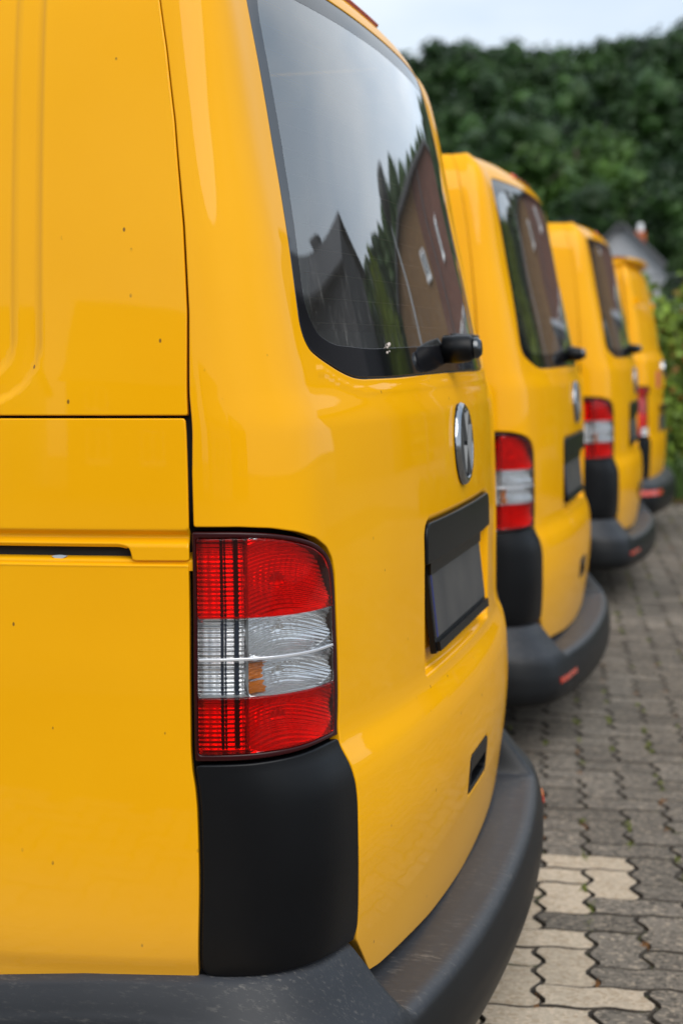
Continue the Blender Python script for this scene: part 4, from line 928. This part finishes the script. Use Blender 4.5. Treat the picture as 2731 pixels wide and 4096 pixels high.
house('small white plastered gable house with an orange chimney, among trees above the farthest van', -4.15, 62, 3.5, 8, 3.75, 5.5, PLASTER_W, TILE_G, [(-.9, 1.6), (.9, 1.6)], 'y', [(.58, -3.3, 3.6, 5.32, .17, ORANGE, True)])
# seen mirrored in the rear windows
bh = empty('brick_house', (3.4, 35, 0)); tag(bh, 'large red brown brick house, its lit face tan, mirrored in the right part of the rear windows', 'house')
def ext(name, prof, y0, y1, mat):
    m = len(prof); return MB().add([(a, y0, b) for a, b in prof]+[(a, y1, b) for a, b in prof], [tuple(range(m)), tuple(range(2*m-1, m-1, -1))]+[(i, i+m, (i+1) % m+m, (i+1) % m) for i in range(m)]).build(name, mat, bh)
ext('wall', [(-3.9, -.2), (.6, -.2), (.6, 6.74), (-2.8, 6.66), (-3.9, 6.2)], -3, 4, BRICK); ext('side_wall', [(.603, -.2), (5.0, -.2), (5.0, 5.3), (3.6, 6.35), (2.3, 6.78), (.603, 6.74)], -2.95, 4, BRICK2)  # tan on the second wall paints its brighter lighting into the brick colour
rfm = MB()
for (a, b), (c, d) in zip([(-4.0, 6.18), (-2.8, 6.69), (.6, 6.77), (2.3, 6.81), (3.6, 6.38)], [(-2.8, 6.69), (.6, 6.77), (2.3, 6.81), (3.6, 6.38), (5.15, 5.21)]):
    p_, q_ = Vector((a, 0, b)), Vector((c, 0, d)); rfm.obox((p_+q_)/2+Vector((0, .5, .05)), (q_-p_)/2*1.01, (0, 3.75, 0), (0, 0, .05))
rfm.build('roof', TILE_G, bh)
windows(bh, 0, [(-1.62, 5.2), ], .22, .38, -3.0); windows(bh, 0, [(1.15, 5.35)], .24, .36, -2.95); windows(bh, 0, [(-3.1, 2.3), (-1.8, 2.3), (-.3, 2.3)], .5, .9, -3.0); windows(bh, 0, [(2.4, 2.2)], .4, .6, -2.95)
MB().box(-.35, -.25, -3.1, -3.0, 0, 6.7).build('downpipe', TILE_G, bh)
house('dark house with two chimneys mirrored at lower left of the rear windows', 12.0, 24.2, 5.2, 3.4, 6.0, 7.0, PLASTER_D, TILE_G, [], 'x', [(-.35, .2, 6.5, 7.42, .26, PLASTER_D, False), (-1.15, .1, 6.5, 7.15, .09, PLASTER_D, False)])
r = random.Random(77)
for k in range(16):
    x = .9+k*1.12; words = ['first', 'second', 'third', 'fourth', 'fifth', 'sixth', 'seventh', 'eighth', 'ninth', 'tenth', 'eleventh', 'twelfth', 'thirteenth', 'fourteenth', 'fifteenth', 'sixteenth']
    tree('conifer', words[k]+' dark conifer from the right in the tall mirrored row behind the brick house', x, 43+r.uniform(-.3, .3), 9.2+(.4 if 5 < k < 13 else 0)+r.uniform(-.2, .2), 1.1, CONIFER, 40+k, 'row of conifers behind the brick house', .04, .13, 1900, True)
tree('conifer', 'bright yellow green thuja mirrored in front of the dark conifer row', 7.9, 25.5, 5.75, 1.6, THUJA, 60, None, .04, .12, 4200, True)
tree('conifer', 'small dark conifer just left of the bright thuja in the mirror image', 9.4, 26.5, 5.3, .9, CONIFER, 61, None, .04, .12, 2200, True)
# street lamp
METAL = simple('galvanised_pole', (.28, .29, .30), .5, metal=.6); lp = empty('street_lamp', (3.85, 18.6, 0)); tag(lp, 'slim grey street lamp with an oval head mirrored in the rear windows', 'street lamp')
MB().tube([(.25, 0, 0), (.1, 0, 2.4), (0, 0, 4.65)], [.06, .05, .035], 12).build('pole', METAL, lp, True)
MB().lathe((0, 0, 4.62), (0, 0, 1), [(0, .04), (.05, .13), (.2, .24), (.42, .25), (.52, .17), (.56, 0)], 20).build('lamp_head', simple('lamp_head_grey', (.03, .033, .03), .5), lp, True)
# houses behind the camera, mirrored in the flanks
for k, (x, w, e, rg_, wl_, lb) in enumerate([(-13, 9, 4.6, 7.4, PLASTER_W, 'pale two storey house across the yard, behind the viewer to the left'), (-2, 7.5, 4.8, 7.6, BRICK, 'brick house across the yard, directly behind the viewer'), (9, 9, 4.4, 7.0, PLASTER_W, 'pale house across the yard, behind the viewer to the right'), (21, 9, 4.6, 7.4, BRICK2, 'tan brick house across the yard, farthest right behind the viewer')]):
    house(lb, x, -30, w, 8, e, rg_, wl_, TILE_G, [(-2.4, -1.5+3), (0, 1.5), (2.4, 1.5), (-2.4, 3.8), (2.4, 3.8)], 'x', rz=math.pi)

# ------------------------------------------------------------------ fence, vines, shed at the end of the paving
WIREM = simple('grey_fence_wire', (.16, .17, .18), .5, metal=.5)
fe = empty('wire_fence', (0, 12.85, 0)); tag(fe, 'grey welded wire mesh fence overgrown with vines at the end of the paving', 'fence')
mb = MB()
for x in np.arange(-6.4, 4.4, .05): mb.tube([(x, 0, .03), (x, 0, 1.9)], .0032, 4, False)
for z in np.arange(.1, 1.95, .2): mb.tube([(-6.4, -.006, z), (4.4, -.006, z)], .0042, 4, False)
mb.build('wire_mesh', WIREM, fe)
for x in (-6.4, -3.9, -1.4, 1.1, 3.6): MB().box(x-.03, x+.03, .01, .06, 0, 2.0).build('post', WIREM, fe)
def vine(label, x0, x1, strands, seed, top):
    r = random.Random(seed); root = empty('climbing_vine', ((x0+x1)/2, 12.78, 0)); tag(root, label, 'vine', 'vines climbing the wire fence'); xc = (x0+x1)/2; st = MB(); lf = MB()
    for k in range(strands):
        x = r.uniform(x0, x1)-xc; zt = top*r.uniform(.55, 1.05); pts = [(x, .05, 0)]; n = 9
        for q in range(1, n+1): pts.append((x+r.gauss(0, .05)*q*.5, r.uniform(-.10, .06), zt*q/n))
        if r.random() < .6: pts += [(pts[-1][0]+r.uniform(-.2, .2), -.12, zt*.96), (pts[-1][0]+r.uniform(-.3, .3), -.22, zt*.78)]
        st.tube(pts, .005, 5)
        for i in range(1, len(pts)-1):
            for _ in range(22):
                t = r.random(); p = Vector(pts[i])*(1-t)+Vector(pts[i+1])*t+Vector((r.gauss(0, .055), r.gauss(0, .05)-.02, r.gauss(0, .045)))
                d = Vector((r.gauss(0, .5), -1, r.gauss(0, .5)+.3)).normalized(); e = d.orthogonal().normalized(); g = d.cross(e); a = r.uniform(0, 6.28); e, g = e*math.cos(a)+g*math.sin(a), g*math.cos(a)-e*math.sin(a); s_ = r.uniform(.018, .042)
                lf.add([p-e*s_, p-e*s_*.5+g*s_*.8, p+e*s_*.9+g*s_*.4, p+e*s_*1.3, p+e*s_*.9-g*s_*.4, p-e*s_*.5-g*s_*.8], [(0, 1, 2, 3, 4, 5)])
    st.build('stem', BARK, root, True); lf.build('leaves', VINE, root); return root
vine('yellow green vine nearest the farthest van, its tip hanging over the fence', -.78, -.30, 12, 3, 1.85)
vine('dense yellow green vine at the right edge, tallest on the wire fence', -.28, .45, 20, 4, 1.65)
vine('vine on the fence hidden mostly behind the farthest van', -3.2, -.9, 22, 6, 1.3)
vine('vine on the fence beyond the right edge of the view', .6, 2.6, 26, 8, 1.6)
r = random.Random(2); hd = empty('low_hedge', (0, 12.62, 0)); tag(hd, 'low dark green undergrowth at the foot of the wire fence', 'hedge'); mb = MB()
for x in np.arange(-6, 4, .16): ico_blob(mb, (x, .02, .14), (.14, .10, .17+.08*r.random()), r); leaves(mb, (x, 0, .18), (.17, .17, .26+.14*r.random()), 90, .028, r, shell=.5)
mb.build('leaves', HEDGE, hd)
REDWOOD = simple('dark_red_planks', (.055, .014, .014), .75, bump=(20, .4, .01)); ROOFDK = simple('dark_roof_felt', (.02, .025, .035), .5); FLASH = simple('pale_zinc_flashing', (.34, .36, .40), .45)
shd = empty('garden_shed', (.25, 16.6, 0)); tag(shd, 'dark red plank shed with a sloping black roof, half hidden behind the vines', 'shed')
for k in range(17):
    x = -1.0+k*.13; zt = 1.40+(x+1.0)*.30; MB().add([(x, -.8, 0), (x+.122, -.8, 0), (x+.122, -.8, zt+.036), (x, -.8, zt), (x, -.775, 0), (x+.122, -.775, 0), (x+.122, -.775, zt+.036), (x, -.775, zt)], [(0, 1, 2, 3), (0, 4, 5, 1), (1, 5, 6, 2), (3, 2, 6, 7), (0, 3, 7, 4)]).build('plank', REDWOOD, shd)
MB().add([(-1, -.77, 0), (1.2, -.77, 0), (1.2, 1, 0), (-1, 1, 0), (-1, -.77, 1.39), (1.2, -.77, 2.05), (1.2, 1, 2.05), (-1, 1, 1.39)], [(0, 1, 5, 4), (1, 2, 6, 5), (2, 3, 7, 6), (3, 0, 4, 7)]).build('wall', REDWOOD, shd)
sl_ = Vector((1.35, 0, .405)); MB().obox((.1, .0, 1.78), sl_, (0, 1.1, 0), Vector((-.29, 0, .957))*.055).build('roof', ROOFDK, shd); MB().obox((.1, -1.12, 1.86), sl_, (0, .02, 0), Vector((-.29, 0, .957))*.035).build('roof_flashing', FLASH, shd)
# leaf litter where the paving meets the undergrowth
r = random.Random(5); mb = MB()
for _ in range(2600):
    x = r.uniform(-5, 4); y = 12.15+abs(r.gauss(0, .16)); a = r.uniform(0, 6.28); s_ = r.uniform(.008, .02); z = .004+r.random()*.02
    mb.add([(x-s_*math.cos(a), y-s_*math.sin(a), z), (x+s_*.5*math.sin(a), y-s_*.5*math.cos(a), z+.008), (x+s_*math.cos(a), y+s_*math.sin(a), z), (x-s_*.5*math.sin(a), y+s_*.5*math.cos(a), z+.006)], [(0, 1, 2, 3)])
tag(mb.build('leaf_litter', DRYM), 'reddish brown fallen leaves along the edge of the paving', 'leaf litter', kind='stuff')

dr = MB(); q0 = Vector(T5.S(.405, 1.362)); n_ = Vector(T5.n0(np.array(.405), np.array(1.362))); rr2 = random.Random(4)
for k in range(8):
    p = q0+Vector((0, rr2.uniform(-.012, .012), rr2.uniform(-.008, .010))); s_ = rr2.uniform(.001, .0032); dr.lathe(p, n_, [(-.001, s_*1.2), (.0006, s_), (.0014, s_*.4), (.0016, 0)], 7)
o_ = dr.build('bird_dropping', simple('dried_dropping', (.55, .48, .42), .9), [c for c in van1.children if c.name.startswith('rear_window')][0], True)
